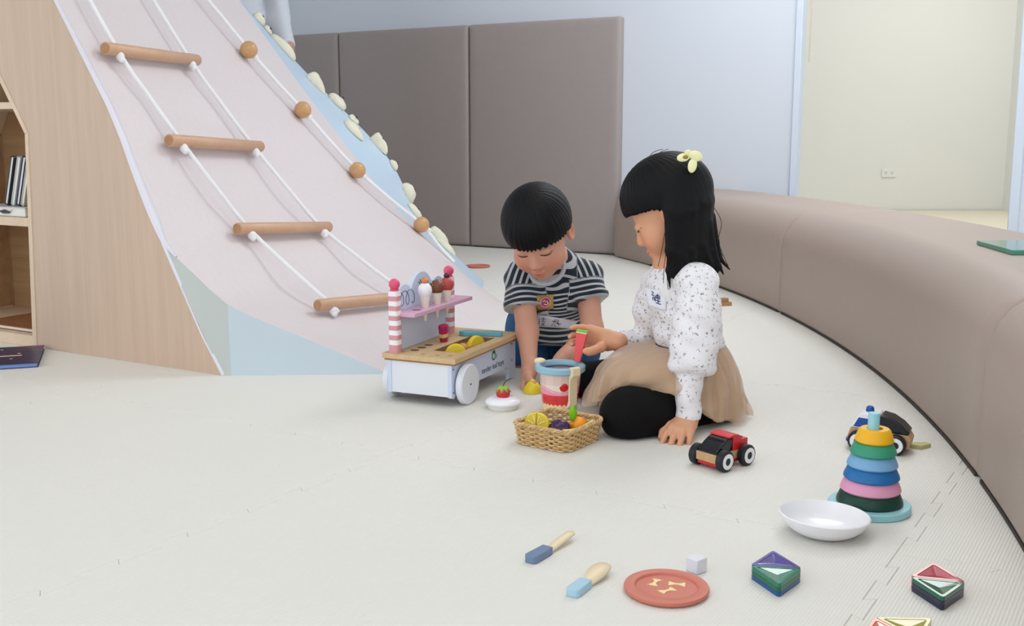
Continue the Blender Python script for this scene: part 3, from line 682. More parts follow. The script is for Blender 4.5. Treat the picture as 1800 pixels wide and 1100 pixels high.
# ---- red and black car
def wheel(parent, x, y, r, w, s):
    M = frame((x, y, r), (1, 0, 0), (0, 0, -s))
    o = MB().lathe([(.001, -w/2), (r*.86, -w/2), (r, -w/2+.003), (r, w/2-.003), (r*.86, w/2), (.001, w/2)], 36, M).build('wheel', M_blk, parent)
    MB().lathe([(r*.36, w/2), (r*.74, w/2), (r*.74, w/2+.0006), (r*.36, w/2+.0006)], 32, M, closed=True).build('white_ring', M_whgloss, o)
    return o
car = thing('toy_truck', 'small red and black wooden toy truck beside the girl\'s hand', 'toy car', (.4085, 2.043, 0), R(40))
M_carw = wood('car_beech', (202, 166, 122), (188, 150, 106), (20, 60, 60))
yb = .0245
MB().box((.004, 0, .0235), (.098, yb*2, .017)).build('chassis', M_carw, car, bevel=.0012)
MB().box((.002, 0, .0115), (.088, yb*1.86, .007)).build('bumper', M_red, car, bevel=.001)
cab = [(-.0435, .032), (.007, .032), (.007, .058), (-.008, .058), (-.024, .0495), (-.039, .038)]
fm = frame((0, 0, 0), (1, 0, 0), (0, 0, 1))
MB().prism(cab, -yb*.96, yb*.96, fm).build('cab', M_blkgl, car, bevel=.0025, seg=3)
bod = [(.0072, .032), (.052, .032), (.052, .051), (.033, .051), (.033, .057), (.024, .062), (.008, .064), (-.006, .061), (-.006, .0585), (.0072, .0585)]
MB().prism(bod, -yb, yb, fm).build('red_body', M_red, car, bevel=.002, seg=3)
mb = MB(); [mb.box((.042, yy, .0515), (.012, .005, .002)) for yy in (-.012, 0, .012)]; mb.build('rear_ribs', M_dark, car)
for wx in (-.029, .037):
    for s in (-1, 1): wheel(car, wx, s*.0335, .0208, .0165, s)
# ---- police car
pol = thing('toy_police_car', 'white, blue and black wooden toy police car by the bench', 'toy car', (.757, 2.153, 0), R(-28))
MB().prism([(-.062, .022), (-.056, .012), (.06, .012), (.064, .03), (.058, .040), (-.055, .044)], -yb, yb, fm).build('chassis', M_carw, pol, bevel=.0015)
MB().prism([(-.0555, .0445), (.0015, .0425), (.0015, .0735), (-.002, .0765), (-.030, .077), (-.040, .073)], -yb*.97, yb*.97, fm).build('white_cabin', M_whgloss, pol, bevel=.0025, seg=3)
MB().prism([(-.050, .047), (-.020, .046), (-.020, .066), (-.040, .067)], -yb*.97-.0006, yb*.97+.0006, fm).build('side_window', mat('police_blue', (22, 78, 164), .25), pol, bevel=.001)
MB().prism([(.0025, .0425), (.058, .0395), (.059, .046), (.045, .060), (.025, .072), (.003, .0765)], -yb*.98, yb*.98, fm).build('black_bonnet', M_blkgl, pol, bevel=.0025, seg=3)
MB().box((-.0605, 0, .018), (.006, yb*1.9, .010)).build('rear_bumper', MATS['police_blue'], pol, bevel=.002)
MB().lathe([(.0085, 0), (.0085, .003), (.0075, .0085), (.004, .0115), (.0005, .0123)], 24, Matrix.Translation((-.022, 0, .0765))).build('beacon', MATS['police_blue'], pol)
for wx in (-.037, .036):
    for s in (-1, 1): wheel(pol, wx, s*.0325, .0208, .0165, s)
wd = MB().prism([(-.022, -.008), (-.004, -.018), (.022, -.002), (.018, .012), (-.02, .008)], 0, .008).build('wooden_wedge', mat('pale_lime_wood', (196, 192, 132), .5), None, bevel=.001); wd.location = (.845, 2.163, 0); tag(wd, 'small pale yellow wooden piece on the mat in front of the police car', 'toy block')

# ---- ring tower
tw = thing('ring_stacker_base', 'pale blue round base with peg of the ring stacking tower', 'stacking toy', (.617, 1.788, 0))
M_aqua = mat('aqua_paint', (152, 208, 216), .4, .02)
MB().lathe([(.001, 0), (.067, 0), (.069, .002), (.069, .011), (.067, .013), (.001, .013)], 56).build('base_disc', M_aqua, tw)
MB().lathe([(.0098, .012), (.0098, .170), (.0088, .1715), (.001, .1718)], 28).build('peg', M_aqua, tw)
z = .0132
for k, (r0, hh, c, nm) in enumerate(((.0555, .0215, (8, 62, 50), 'dark green'), (.0508, .0215, (226, 158, 190), 'pink'), (.0468, .0215, (22, 108, 172), 'blue'), (.0425, .0215, (122, 172, 214), 'light blue'), (.0388, .0215, (52, 150, 116), 'sea green'), (.0325, .024, (242, 182, 20), 'yellow'))):
    ri = .0135
    o = MB().lathe([(ri, z), (r0-.003, z), (r0, z+.003), (r0-.0008, z+.007), (r0-.006, z+hh-.003), (r0-.009, z+hh-.0003), (ri, z+hh-.0003)], 56, closed=True).mesh('stacking_ring', mat('ring_'+nm.replace(' ', '_'), c, .38, .02))
    o = link(bpy.data.objects.new('stacking_ring', o)); o.location = (.617, 1.788, 0); o.location.x += (0, .0006, .001, .0014, .002, .0026)[k]
    tag(o, nm + ' wooden ring threaded on the stacking tower peg', 'stacking ring', 'rings of the stacking tower'); z += hh
# ---- white bowl
bo = MB().lathe([(.001, 0), (.040, 0), (.052, .006), (.064, .016), (.0715, .029), (.0725, .0315), (.0705, .033), (.067, .030), (.058, .0165), (.045, .0085), (.001, .0055)], 64).build('white_bowl', M_whgloss, None, angle=60)
bo.location = (.506, 1.676, 0); bo.rotation_euler = (R(-1), R(2), 0); tag(bo, 'shallow white bowl on the mat in front of the stacking tower', 'bowl')
# ---- plates
M_terra = mat('terracotta_paint', (206, 122, 104), .5, .03)
def plate(loc, label, n=64):
    t = thing('toy_plate', label, 'toy plate', loc, 0, 'terracotta toy plates')
    MB().lathe([(.001, 0), (.056, 0), (.0595, .003), (.0605, .006), (.0595, .0085), (.046, .0095), (.0445, .0085), (.0435, .0055), (.001, .0055)], n).build('dish', M_terra, t, angle=50); return t
pl = plate((.219, 1.449, 0), 'terracotta toy plate painted with three cream pasta bows')
M_bow = mat('pasta_cream', (244, 222, 168), .55, .04, 80)
for bx, by, a in ((-.014, .016, 65), (.0165, .010, -12), (-.0005, -.012, 30)):
    pts = [(-.012, -.008), (-.004, -.0025), (0, -.0022), (.004, -.0025), (.012, -.008), (.0108, -.005), (.0125, -.0025), (.0110, 0), (.0125, .0025), (.0108, .005), (.012, .008), (.004, .0025), (0, .0022), (-.004, .0025), (-.012, .008), (-.0108, .005), (-.0125, .0025), (-.0110, 0), (-.0125, -.0025), (-.0108, -.005)]
    MB().prism(pts, .0052, .0064, Matrix.Translation((bx, by, 0)) @ Matrix.Rotation(R(a), 4, 'Z')).build('pasta_bow', M_bow, pl, smooth=False)
plate((-.166, 5.23, 0), 'small terracotta plate far off on the mat beyond the slide', 40)
# ---- knives
def knife(label, a, b, hcol, wmax):
    a, b = Vector(a), Vector(b); d = (b - a); Lk = d.length; t = thing('toy_knife', label, 'toy cutlery', (a.x, a.y, 0), math.atan2(d.y, d.x), 'wooden toy cutlery on the mat')
    hl = Lk*.40
    MB().prism([(0, -.007), (.004, -.0105), (hl, -.0095), (hl, .0095), (.004, .0105), (0, .007)], 0, .0125).build('handle', mat('handle_%d' % hcol[0], hcol, .45), t, bevel=.0015)
    rows = []
    for k in range(15):
        u = k/14; x = hl - .004 + (Lk - hl)*u; w = .006 + (wmax-.006)*math.sin(math.pi*min(1, u*.85))**1.2; w *= (1 if u < .9 else math.sqrt(max(0, 1 - ((u-.9)/.1)**2))*.95 + .05)
        zc = .004 + .010*math.sin(math.pi*.5*u)
        rows.append([(x, -w, zc), (x, w, zc)])
    MB().grid(rows).build('blade', M_pale, t, solid=.004); return t
knife('wooden toy knife with dark blue handle and slim blade', (.026, 1.548, 0), (.1, 1.652, 0), (112, 132, 162), .008)
knife('wooden toy spreader with light blue handle and broad blade', (.083, 1.427, 0), (.142, 1.522, 0), (170, 206, 224), .0145)
# ---- white cube
cb = MB().box((0, 0, .0112), (.0225, .0225, .0225)).build('toy_cube', mat('cube_white', (226, 226, 236), .4, .01), None, bevel=.002, seg=3); cb.location = (.2735, 1.519, 0); cb.rotation_euler.z = R(38); tag(cb, 'tiny white cube on the mat behind the terracotta plate', 'toy block')

# ---- translucent magnetic triangle tiles
def magmat(name, c): return mat(name, c, .06, .05, 30, trans=.45, ior=1.45, coat=.3)
def magtile(label, P, z, c, th=.0066):
    """equilateral tile: bevelled see-through frame round a sunken facetted pane"""
    cx, cy = sum(p[0] for p in P)/3, sum(p[1] for p in P)/3
    t = thing('magnetic_tile', label, 'magnetic tile', (cx, cy, z), 0, 'translucent triangle tiles')
    m = magmat('clear_%d_%d_%d' % c, c)
    P = [Vector((x - cx, y - cy))*.988 for x, y in P]
    if (P[1] - P[0]).cross(P[2] - P[0]) < 0: P = [P[0], P[2], P[1]]
    O = []                                   # rounded corners
    for k in range(3):
        a, b = (P[k-1] - P[k]).normalized(), (P[(k+1) % 3] - P[k]).normalized(); O += [P[k] + a*.006, P[k] + (a + b)*.0017, P[k] + b*.006]
    n = 9; I = [p*.76 for p in O]
    v = [(*p, 0) for p in O] + [(*p, th) for p in O] + [(*p, th) for p in I] + [(*p, 0) for p in I]
    f = []
    for k in range(n):
        q = (k+1) % n; f += [(k, q, n+q, n+k), (n+k, n+q, 2*n+q, 2*n+k), (2*n+k, 2*n+q, 3*n+q, 3*n+k), (3*n+k, 3*n+q, q, k)]
    MB().add(v, f).build('frame', m, t, smooth=False, bevel=.0007)
    I = [p*.745 for p in O]
    v = [(*p, th*.9) for p in I] + [(0, 0, th*.45)] + [(*p, th*.1) for p in I] + [(0, 0, th*.38)]
    f = [(k, (k+1) % n, n) for k in range(n)] + [(n+1+(k+1) % n, n+1+k, 2*n+1) for k in range(n)] + [(k, n+1+k, n+1+(k+1) % n, (k+1) % n) for k in range(n)]
    MB().add(v, f).build('pane', m, t, smooth=False)
    return t
GRN, PUR, BLU, ORG, REDC, YGR, NAV, DGR = (0, 150, 112), (104, 84, 184), (0, 104, 184), (246, 122, 70), (220, 40, 70), (206, 196, 80), (40, 42, 84), (10, 126, 90)
def rhomb(Lp, Rp, front, back, where):
    Lp, Rp = Vector(Lp), Vector(Rp); e = Rp - Lp; mid = (Lp + Rp)/2; pr = Vector((-e.y, e.x))*(3**.5/2)
    for side, apex_, layers in (('front', mid - pr, front), ('back', mid + pr, back)):
        for k, (c, nm) in enumerate(layers):
            magtile('%s clear triangle tile, %s at the %s of %s' % (nm, ('bottom', 'middle', 'top')[k], side, where), [Lp, Rp, apex_], .0067*k, c)
rhomb((.3467, 1.4949), (.4206, 1.4824), ((BLU, 'blue'), (DGR, 'dark green'), (GRN, 'bright green')), ((ORG, 'orange'), (BLU, 'blue'), (PUR, 'purple')), 'the stack beside the white cube')
rhomb((.5649, 1.4538), (.6375, 1.4340), ((NAV, 'navy'), (NAV, 'dark navy'), (DGR, 'green')), ((REDC, 'dark red'), (REDC, 'crimson'), (REDC, 'bright red')), 'the stack nearest the bench')
TL_, TR_, AP_ = (.4715, 1.3236), (.5465, 1.3199), (.5058, 1.2569)
for k in range(3):
    magtile(('bottom', 'middle', 'topmost')[k] + ' orange clear triangle tile at the bottom photo edge', [TL_, AP_, (.4308, 1.2606)], .0067*k, ORG)
    magtile(('bottom', 'middle', 'topmost')[k] + ' yellow-green clear triangle tile at the bottom photo edge', [TL_, TR_, AP_], .0067*k, YGR)
# ---- book on the mat, books on the shelves, blocks by the bench
M_cover = mat('night_sky_cover', (50, 44, 78), .35, .12, 14)
def book(name, label, loc, rotz, L_, W_k, th, cover, pages, rot=None, group=None):
    t = thing(name, label, 'book', loc, rotz, group, rot)
    MB().box((L_/2, W_k/2, th/2), (L_-.006, W_k-.006, th-.004)).build('pages', pages, t, smooth=False)
    for z in (.001, th-.001): MB().box((L_/2, W_k/2, z), (L_, W_k, .002)).build('cover', cover, t, smooth=False)
    MB().box((.001, W_k/2, th/2), (.002, W_k, th)).build('spine', cover, t, smooth=False)
    return t
M_pg = mat('page_white', (232, 230, 222), .7); M_pgb = mat('page_blue', (120, 150, 210), .6)
fb = book('picture_book', 'dark purple picture book with star dots lying on the mat', (-1.548, 2.858, 0), R(19.5), .245, .265, .014, M_cover, M_pgb)
mb = MB()
for q in range(12):
    a, b = random.uniform(.02, .235), random.uniform(.02, .25); mb.box((a, b, .01425), (random.uniform(.003, .009), .004, .0004))
mb.build('star_print', M_pg, fb, smooth=False)
MB().box((.15, .12, .0143), (.09, .012, .0004)).build('title_bar', mat('title_peach', (236, 190, 180), .5), fb, smooth=False)
MB().lathe([(.012, .014), (.012, .0144)], 20, Matrix.Translation((.232, .245, 0))).build('planet_print', mat('planet_magenta', (150, 40, 120), .5), fb)
def inshelf(u, v, z): return SM @ Vector((u, v, z))
for k, (u, c, nm) in enumerate(((-.862, (196, 190, 176), 'pale grey'), (-.884, (30, 44, 88), 'navy blue'), (-.908, (206, 206, 204), 'white'), (-.94, (60, 60, 70), 'charcoal'))):
    book('shelf_book', nm + ' book leaning upright on the middle shelf of the slide', inshelf(u, .06, .421), 0, .155, .2, .016, mat('bk_%d' % c[0], c, .4), M_pg, rot=Euler((0, R(-72), A30), 'XYZ'), group='books standing on the middle shelf')
fl = book('shelf_book', 'flat wide white book with a dark animal picture on the middle shelf', inshelf(-1.06, .022, .393), A30, .255, .27, .027, mat('bk_pale', (206, 204, 206), .35), M_pg)
MB().prism([(0, 0), (.03, .006), (.055, 0), (.07, .008), (.05, -.006), (.02, -.007)], 0, .0006, frame((.13, -.0006, .014), (1, 0, 0), (0, 0, 1))).build('animal_print', M_dark, fl)
book('shelf_book', 'thin flat book with colourful cover in the bottom compartment of the shelf', inshelf(-1.09, .03, .0362), A30, .27, .24, .012, mat('bk_tan', (150, 96, 66), .4, .3, 20), M_pg)
M_blk_w = wood('block_wood', (186, 146, 104), (166, 124, 84), (40, 40, 40))
for k, (dx, dz, lb) in enumerate(((0, 0, 'lower'), (-.012, .0142, 'upper'))):
    o = MB().box((0, 0, .007), (.075, .026, .014)).build('wooden_block', M_blk_w, None, bevel=.001); o.location = (.79 + dx, 4.03, dz); o.rotation_euler.z = R(12 + 10*k); tag(o, lb + ' of two small wooden planks stacked on the mat behind the girl', 'toy block', 'wooden planks behind the girl')
# ================================================================ PEOPLE: smooth blended surfaces
_c, _s = math.cos(PITCH), math.sin(PITCH)
def PX(x, y, Y):
    """world point at forward distance Y on the sight line of a photo position (used to size up the figures)"""
    r, u = (x - 900) / FPX, -(y - 550) / FPX; d = np.array([r, _c + u*_s, -_s + u*_c]); return np.array([0, 0, CAMH]) + d*(Y/d[1])
def nrm(v): v = np.array(v, float); return v/np.linalg.norm(v)
def d_rc(P, a, b, ra, rb):
    a, b = np.array(a, np.float32), np.array(b, np.float32); ab = b - a; t = np.clip(((P - a) @ ab)/max(float(ab @ ab), 1e-9), 0, 1)
    return np.linalg.norm(P - a - t[..., None]*ab, axis=-1) - (ra + (rb - ra)*t)
def d_el(P, c, r, Rm=None):
    q = P - np.array(c, np.float32)
    if Rm is not None: q = q @ np.array(Rm, np.float32)
    r = np.array(r, np.float32); k0 = np.linalg.norm(q/r, axis=-1); k1 = np.linalg.norm(q/(r*r), axis=-1)
    return k0*(k0 - 1)/np.maximum(k1, 1e-6)
def smin(a, b, k):
    if k <= 0: return np.minimum(a, b)
    h = np.maximum(k - np.abs(a - b), 0)/k; return np.minimum(a, b) - h*h*k*.25
def smax(a, b, k): return -smin(-a, -b, k)
class Field:
    def __init__(s, lo, hi, res):
        s.lo = np.array(lo, np.float32); s.res = res; s.n = np.ceil((np.array(hi) - lo)/res).astype(int) + 1
        s.a = np.full(s.n, .5, np.float32); s.ax = [s.lo[i] + res*np.arange(s.n[i], dtype=np.float32) for i in range(3)]
    def put(s, lo, hi, fn, k=.01, op='u'):
        m = k + 3*s.res
        i0 = np.clip(np.floor((np.array(lo) - m - s.lo)/s.res).astype(int), 0, s.n); i1 = np.clip(np.ceil((np.array(hi) + m - s.lo)/s.res).astype(int) + 1, 0, s.n)
        if (i1 <= i0).any(): return s
        sl = tuple(slice(a, b) for a, b in zip(i0, i1))
        P = np.stack(np.meshgrid(*[s.ax[i][sl[i]] for i in range(3)], indexing='ij'), -1); d = fn(P)
        s.a[sl] = smin(s.a[sl], d, k) if op == 'u' else smax(s.a[sl], d if op == 'i' else -d, k); return s
    def rc(s, a, b, ra, rb, k=.012):
        a, b = np.array(a), np.array(b); m = max(ra, rb); return s.put(np.minimum(a, b) - m, np.maximum(a, b) + m, lambda P: d_rc(P, a, b, ra, rb), k)
    def chain(s, pts, rs, k=.012):
        for i in range(len(pts) - 1): s.rc(pts[i], pts[i+1], rs[i], rs[i+1], k)
        return s
    def el(s, c, r, k=.012, Rm=None, op='u'):
        m = max(r); c = np.array(c); return s.put(c - m, c + m, lambda P: d_el(P, c, r, Rm), k, op)
    def cut(s, p, n, lo, hi, k=.003):
        """inside the box keep only the side of the plane that n points away from"""
        p, n = np.array(p), nrm(n); return s.put(lo, hi, lambda P: ((P - p) @ n).astype(np.float32), k, 'i')
    def warp(s, fn):
        P = np.stack(np.meshgrid(*s.ax, indexing='ij'), -1); near = np.abs(s.a) < .03; s.a[near] += fn(P[near]); return s
    def mesh(s):
        a = s.a; ins = a < 0; n = np.array(a.shape) - 1
        cnt = np.zeros(n, np.int8)
        for dx in (0, 1):
            for dy in (0, 1):
                for dz in (0, 1): cnt += ins[dx:n[0]+dx, dy:n[1]+dy, dz:n[2]+dz]
        act = (cnt > 0) & (cnt < 8); idx = np.argwhere(act); lut = np.full(n, -1, np.int32); lut[act] = np.arange(len(idx))
        acc = np.zeros((len(idx), 3), np.float32); w = np.zeros(len(idx), np.float32); I, J, K = idx.T
        for ax in range(3):
            o = [q for q in range(3) if q != ax]
            for b0 in (0, 1):
                for b1 in (0, 1):
                    o0 = np.zeros(3, int); o0[o[0]] = b0; o0[o[1]] = b1; o1 = o0.copy(); o1[ax] = 1
                    v0 = a[I+o0[0], J+o0[1], K+o0[2]]; v1 = a[I+o1[0], J+o1[1], K+o1[2]]; m = (v0 < 0) != (v1 < 0)
                    t = np.where(m, v0/np.where(m, v0 - v1, 1), 0); p = np.zeros((len(idx), 3), np.float32) + o0; p[:, ax] += t
                    acc += np.where(m[:, None], p, 0); w += m
        V = s.lo + (idx + acc/np.maximum(w, 1)[:, None])*s.res; F = []
        for ax in range(3):
            o = [(ax+1) % 3, (ax+2) % 3]; sl0 = [slice(None)]*3; sl1 = [slice(None)]*3; sl0[ax] = slice(0, -1); sl1[ax] = slice(1, None)
            A_, B_ = ins[tuple(sl0)], ins[tuple(sl1)]; E = np.argwhere(A_ != B_)
            ok = (E[:, o[0]] > 0) & (E[:, o[1]] > 0) & (E[:, o[0]] < n[o[0]]) & (E[:, o[1]] < n[o[1]]); E = E[ok]
            q = []
            for d0, d1 in ((1, 1), (0, 1), (0, 0), (1, 0)):
                e = E.copy(); e[:, o[0]] -= d0; e[:, o[1]] -= d1; q.append(lut[e[:, 0], e[:, 1], e[:, 2]])
            q = np.stack(q, 1); fl = A_[E[:, 0], E[:, 1], E[:, 2]]; q[~fl] = q[~fl][:, ::-1]; F.append(q)
        return V, np.concatenate(F)
def np_mesh(name, V, F, m, smooth_it=1):
    if smooth_it:
        for _ in range(smooth_it):
            acc = np.zeros_like(V); cn = np.zeros(len(V), np.float32)
            for i in range(4):
                np.add.at(acc, F[:, i], V[F[:, (i+1) % 4]]); np.add.at(cn, F[:, i], 1)
            V = V*.5 + .5*acc/np.maximum(cn, 1)[:, None]
    me = bpy.data.meshes.new(name); me.vertices.add(len(V)); me.vertices.foreach_set('co', V.astype(np.float32).ravel())
    me.loops.add(F.size); me.loops.foreach_set('vertex_index', F.astype(np.int32).ravel())
    me.polygons.add(len(F)); me.polygons.foreach_set('loop_start', np.arange(0, F.size, 4, dtype=np.int32))
    me.polygons.foreach_set('use_smooth', np.ones(len(F), bool)); me.update(calc_edges=True); me.validate(); me.materials.append(m)
    return me, V
def vcol(me, name, cols):
    a = me.color_attributes.new(name, 'FLOAT_COLOR', 'POINT'); c = np.ones((len(cols), 4), np.float32); c[:, :3] = cols; a.data.foreach_set('color', c.ravel())
def vfloat(me, name, vals):
    a = me.attributes.new(name, 'FLOAT', 'POINT'); a.data.foreach_set('value', vals.astype(np.float32).ravel())
def sdf_obj(name, field, m, parent, smooth_it=1, colfn=None, attr=None):
    V, F = field.mesh(); me, V = np_mesh(name, V, F, m, smooth_it)
    if colfn is not None: vcol(me, 'tint', colfn(V))
    if attr is not None:
        for k, fn in attr.items(): vfloat(me, k, fn(V))
    o = link(bpy.data.objects.new(name, me), parent)
    if parent is not None: o.matrix_parent_inverse = Matrix.Translation(-Vector(parent.location))
    return o
def world_child(o, parent):
    o.parent = parent; o.matrix_parent_inverse = Matrix.Translation(-Vector(parent.location)); return o

class Head:
    """child's head; local x to its right, y forward, z up, origin between the ears"""
    def __init__(s, c, fwd, up, k=1.0):
        y = nrm(fwd); z = np.array(up, float); z = nrm(z - y*(z @ y)); x = np.cross(y, z); s.c = np.array(c); s.R = np.stack([x, y, z], 1); s.k = k
    def w(s, p): return s.c + s.R @ (np.array(p)*s.k)
    def loc(s, P): return ((P - s.c.astype(np.float32)) @ s.R.astype(np.float32))/s.k
    def sdf(s, P):
        q = s.loc(P); d = d_el(q, (0, -.012, .03), (.070, .084, .070))
        d = smin(d, d_el(q, (0, .022, -.028), (.057, .057, .060)), .03)
        d = smin(d, d_el(q, (0, .054, -.074), (.022, .017, .016)), .026)
        for e in (-1, 1):
            d = smin(d, d_el(q, (e*.033, .044, -.037), (.026, .026, .027)), .022)
            d = smax(d, -d_el(q, (e*.029, .0855, .004), (.019, .011, .011)), .012)
            d = smin(d, d_el(q, (e*.029, .0645, .003), (.0150, .0125, .0110)), .005)
            d = smin(d, d_el(q, (e*.0085, .0790, -.0330), (.0068, .0075, .0058)), .006)
            ear = smax(d_el(q, (e*.073, -.012, -.006), (.0085, .019, .027)), -d_el(q, (e*.081, -.008, -.004), (.0075, .011, .017)), .006)
            d = smin(d, ear, .008)
        d = smin(d, d_rc(q, (0, .071, .004), (0, .0860, -.0290), .0065, .0085), .010)
        d = smin(d, d_el(q, (0, .0775, -.0535), (.0155, .0085, .0048)), .005)
        d = smin(d, d_el(q, (0, .0755, -.0625), (.0125, .0088, .0056)), .005)
        d = smax(d, -d_rc(q, (-.0125, .0850, -.0578), (.0125, .0850, -.0578), .0012, .0012), .003)
        return d*s.k
    def put(s, F, k=.02): F.put(s.c - .125*s.k, s.c + .125*s.k, s.sdf, k)
    def tint(s, V):
        q = s.loc(V.astype(np.float32)); c = np.ones((len(V), 3), np.float32)
        def blob(cc, r, col, pw=1.0):
            f = np.exp(-(((q - np.array(cc, np.float32))/np.array(r, np.float32))**2).sum(1)*pw)[:, None]; c[:] = c*(1 - f) + c*np.array(col, np.float32)*f
        blob((0, .086, -.058), (.016, .014, .0095), (.86, .46, .48))
        for e in (-1, 1):
            blob((e*.037, .066, -.034), (.022, .03, .02), (1.0, .80, .78)); blob((e*.08, -.01, -.006), (.012, .016, .022), (1, .72, .68))
        blob((0, .092, -.031), (.010, .012, .008), (1, .88, .86)); return c
    def surf_y(s, x, z):
        lo, hi = .02, .12
        for _ in range(30):
            m = (lo + hi)/2; d = float(s.sdf(s.w((x, m, z)).astype(np.float32)[None])[0])
            if d < 0: lo = m
            else: hi = m
        return lo
    def line(s, pts, r, n=6):
        return MB().tube(catmull([Vector(s.w((x, s.surf_y(x, z) + .0002, z))) for x, z in pts], 5), r, n)

def hand(F, wrist, fwd, palm, right, curl=(30, 30, 30, 30), thumb=None, k=1.0, spread=.12, wr=.019, kk=.006):
    """palm, four jointed fingers of unequal length, thumb from the side of the palm"""
    f = nrm(fwd); n = np.array(palm, float); n = nrm(n - f*(n @ f)); side = np.cross(f, n)*(1 if right else -1)   # towards the thumb
    wrist = np.array(wrist); F.rc(wrist - f*.012*k, wrist + f*.012*k, wr*k, .0165*k, .012)
    lens = (.043, .048, .044, .034); offs = (.021, .007, -.007, -.0195)
    for i in range(4):
        mcp = wrist + (f*(.054 - (.004 if i == 0 else .009 if i == 3 else 0)) + side*offs[i])*k
        F.rc(wrist + (f*.012 + side*offs[i]*.55)*k, mcp, .0125*k, .0088*k, .010)
        d = nrm(f + side*spread*(1.5 - i)*.8); p = mcp; r0 = .0074 - .0004*abs(i - 1); a = 0
        for j, (fr, rr_) in enumerate(((.45, .95), (.31, .88), (.24, .76))):
            a += math.radians(curl[i])*(1, 1.15, .8)[j]; dd = d*math.cos(a) + n*math.sin(a); q = p + dd*lens[i]*fr*k
            F.rc(p, q, r0*k*(1, .95, .88)[j], r0*rr_*k, .0032 if j else .006); p = q
    th = thumb
    if th is None:
        b = wrist + (f*.014 + side*.017)*k; m1 = b + nrm(side*.8 + f*.75 + n*.35)*.024*k; m2 = m1 + nrm(side*.25 + f*.95 + n*.4)*.020*k; th = [b, m1, m2, m2 + nrm(f + n*.55)*.015*k]
    F.chain([wrist + f*.012*k] + [np.array(t) for t in th], [.011*k, .0105*k, .0088*k, .0078*k, .0064*k], .007)
M_skinb = mat('skin_boy', (208, 154, 130), .5, .04, 30, sss=.12, attr='tint')
M_sking = mat('skin_girl', (218, 160, 126), .5, .04, 30, sss=.12, attr='tint')
M_hair = mat('black_hair', (8, 8, 11), .55, .3, 60, spec=.22)
M_lash = mat('lash_dark', (40, 26, 24), .6)
Nh, Lh, Bh_ = nodes(M_hair)
# ---------------------------------------------------------------- BOY
boy = thing('person', 'child in navy and white striped T-shirt and blue trousers kneeling behind the toy cup', 'person', PX(960, 640, 3.0)*np.array([1, 1, 0]))
HB = Head(PX(948, 411, 2.765), (-.19, -.76, -.53), (-.20, -.32, .9), 1.08)
sR, sL = PX(917, 490, 2.88), PX(1030, 490, 2.89)          # his right shoulder is on the photo's left
eR, wR = PX(927, 583, 2.80), PX(931, 650, 2.715)
eL, wL = PX(1041, 578, 2.84), PX(990, 628, 2.745)
nk = PX(970, 462, 2.90); chest = PX(973, 505, 2.93); belly = PX(973, 555, 3.02); hip = PX(970, 560, 3.10)
kneeR, kneeL = PX(921, 628, 2.985), PX(1016, 622, 3.0)
F = Field(HB.c - np.array([.17, .20, .42]), HB.c + np.array([.22, .50, .13]), .0022)
HB.put(F)
F.rc(HB.w((0, -.03, -.05)), nk, .036, .040, .02)
F.rc(nk, chest, .045, .07, .03); F.rc(chest, belly, .07, .07, .03); F.rc(belly, hip, .07, .075, .03)
for sh_, el_, wr_ in ((sR, eR, wR), (sL, eL, wL)):
    F.rc(nk, sh_, .04, .034, .03); F.rc(sh_, el_, .034, .0285, .02); F.rc(el_, wr_, .0285, .0185, .015)
for sg, kn in ((-1, kneeR), (1, kneeL)):
    F.rc(hip + np.array([sg*.05, 0, -.01]), kn, .06, .045, .03); F.rc(kn, kn + np.array([sg*.02, .20, -.01]), .045, .03, .02); F.rc(kn + np.array([sg*.02, .20, -.01]), kn + np.array([sg*.03, .27, -.015]), .028, .02, .02)
hand(F, wR, (-.18, -.42, -.9), (.9, -.35, .05), True, (22, 26, 28, 30), thumb=[PX(929, 662, 2.685), PX(931, 668, 2.665), PX(935, 672, 2.648), PX(939, 674, 2.636)], k=1.0)
hand(F, wL, (-.75, -.25, -.6), (-.2, -.3, -.9), False, (16, 18, 20, 22))
sdf_obj('body', F, M_skinb, boy, 1, HB.tint)
lash = MB()
for e in (-1, 1):
    q = HB.line([(e*.0150, -.0045), (e*.022, -.0068), (e*.030, -.0072), (e*.038, -.0050), (e*.0435, -.0005)], [.0009 + .0012*math.sin(math.pi*k/20) for k in range(21)]); lash.add(q.v, q.f)
world_child(lash.build('eyelashes', M_lash, None), boy)
br_ = MB()
for e in (-1, 1):
    q = HB.line([(e*.016, .0175), (e*.027, .0205), (e*.042, .0165)], [.0012]*11); br_.add(q.v, q.f)
world_child(br_.build('eyebrows', M_lash, None), boy)
def hair_cap(H, c, r, zc, jag=.004, freq=46, k=1.0, part=None):
    def fn(P):
        q = H.loc(P); d = d_el(q, c, r); ph = np.arctan2(q[..., 0], q[..., 1]); a = np.abs(ph)
        z0 = np.interp(a, [0, .55, .95, 1.35, 1.75, 2.3, 3.15], zc).astype(np.float32)
        z0 = z0 + jag*np.sin(freq*ph + 2.2*np.sin(7*ph)) + jag*.6*np.sin(freq*2.3*ph + 1)
        d = d + .0005*np.sin(38*ph + 3*np.sin(5*ph) + 25*q[..., 2]) + .0004*np.sin(95*ph + 40*q[..., 2])
        return smax(d, (z0 - q[..., 2]), .004)*H.k
    return fn
F = Field(HB.c - .155, HB.c + .155, .002)
F.put(HB.c - .145, HB.c + .145, hair_cap(HB, (0, -.008, .036), (.0835, .0975, .086), [.018, .019, .016, .018, .002, -.030, -.052]), .002)
sdf_obj('hair', F, M_hair, boy, 1)
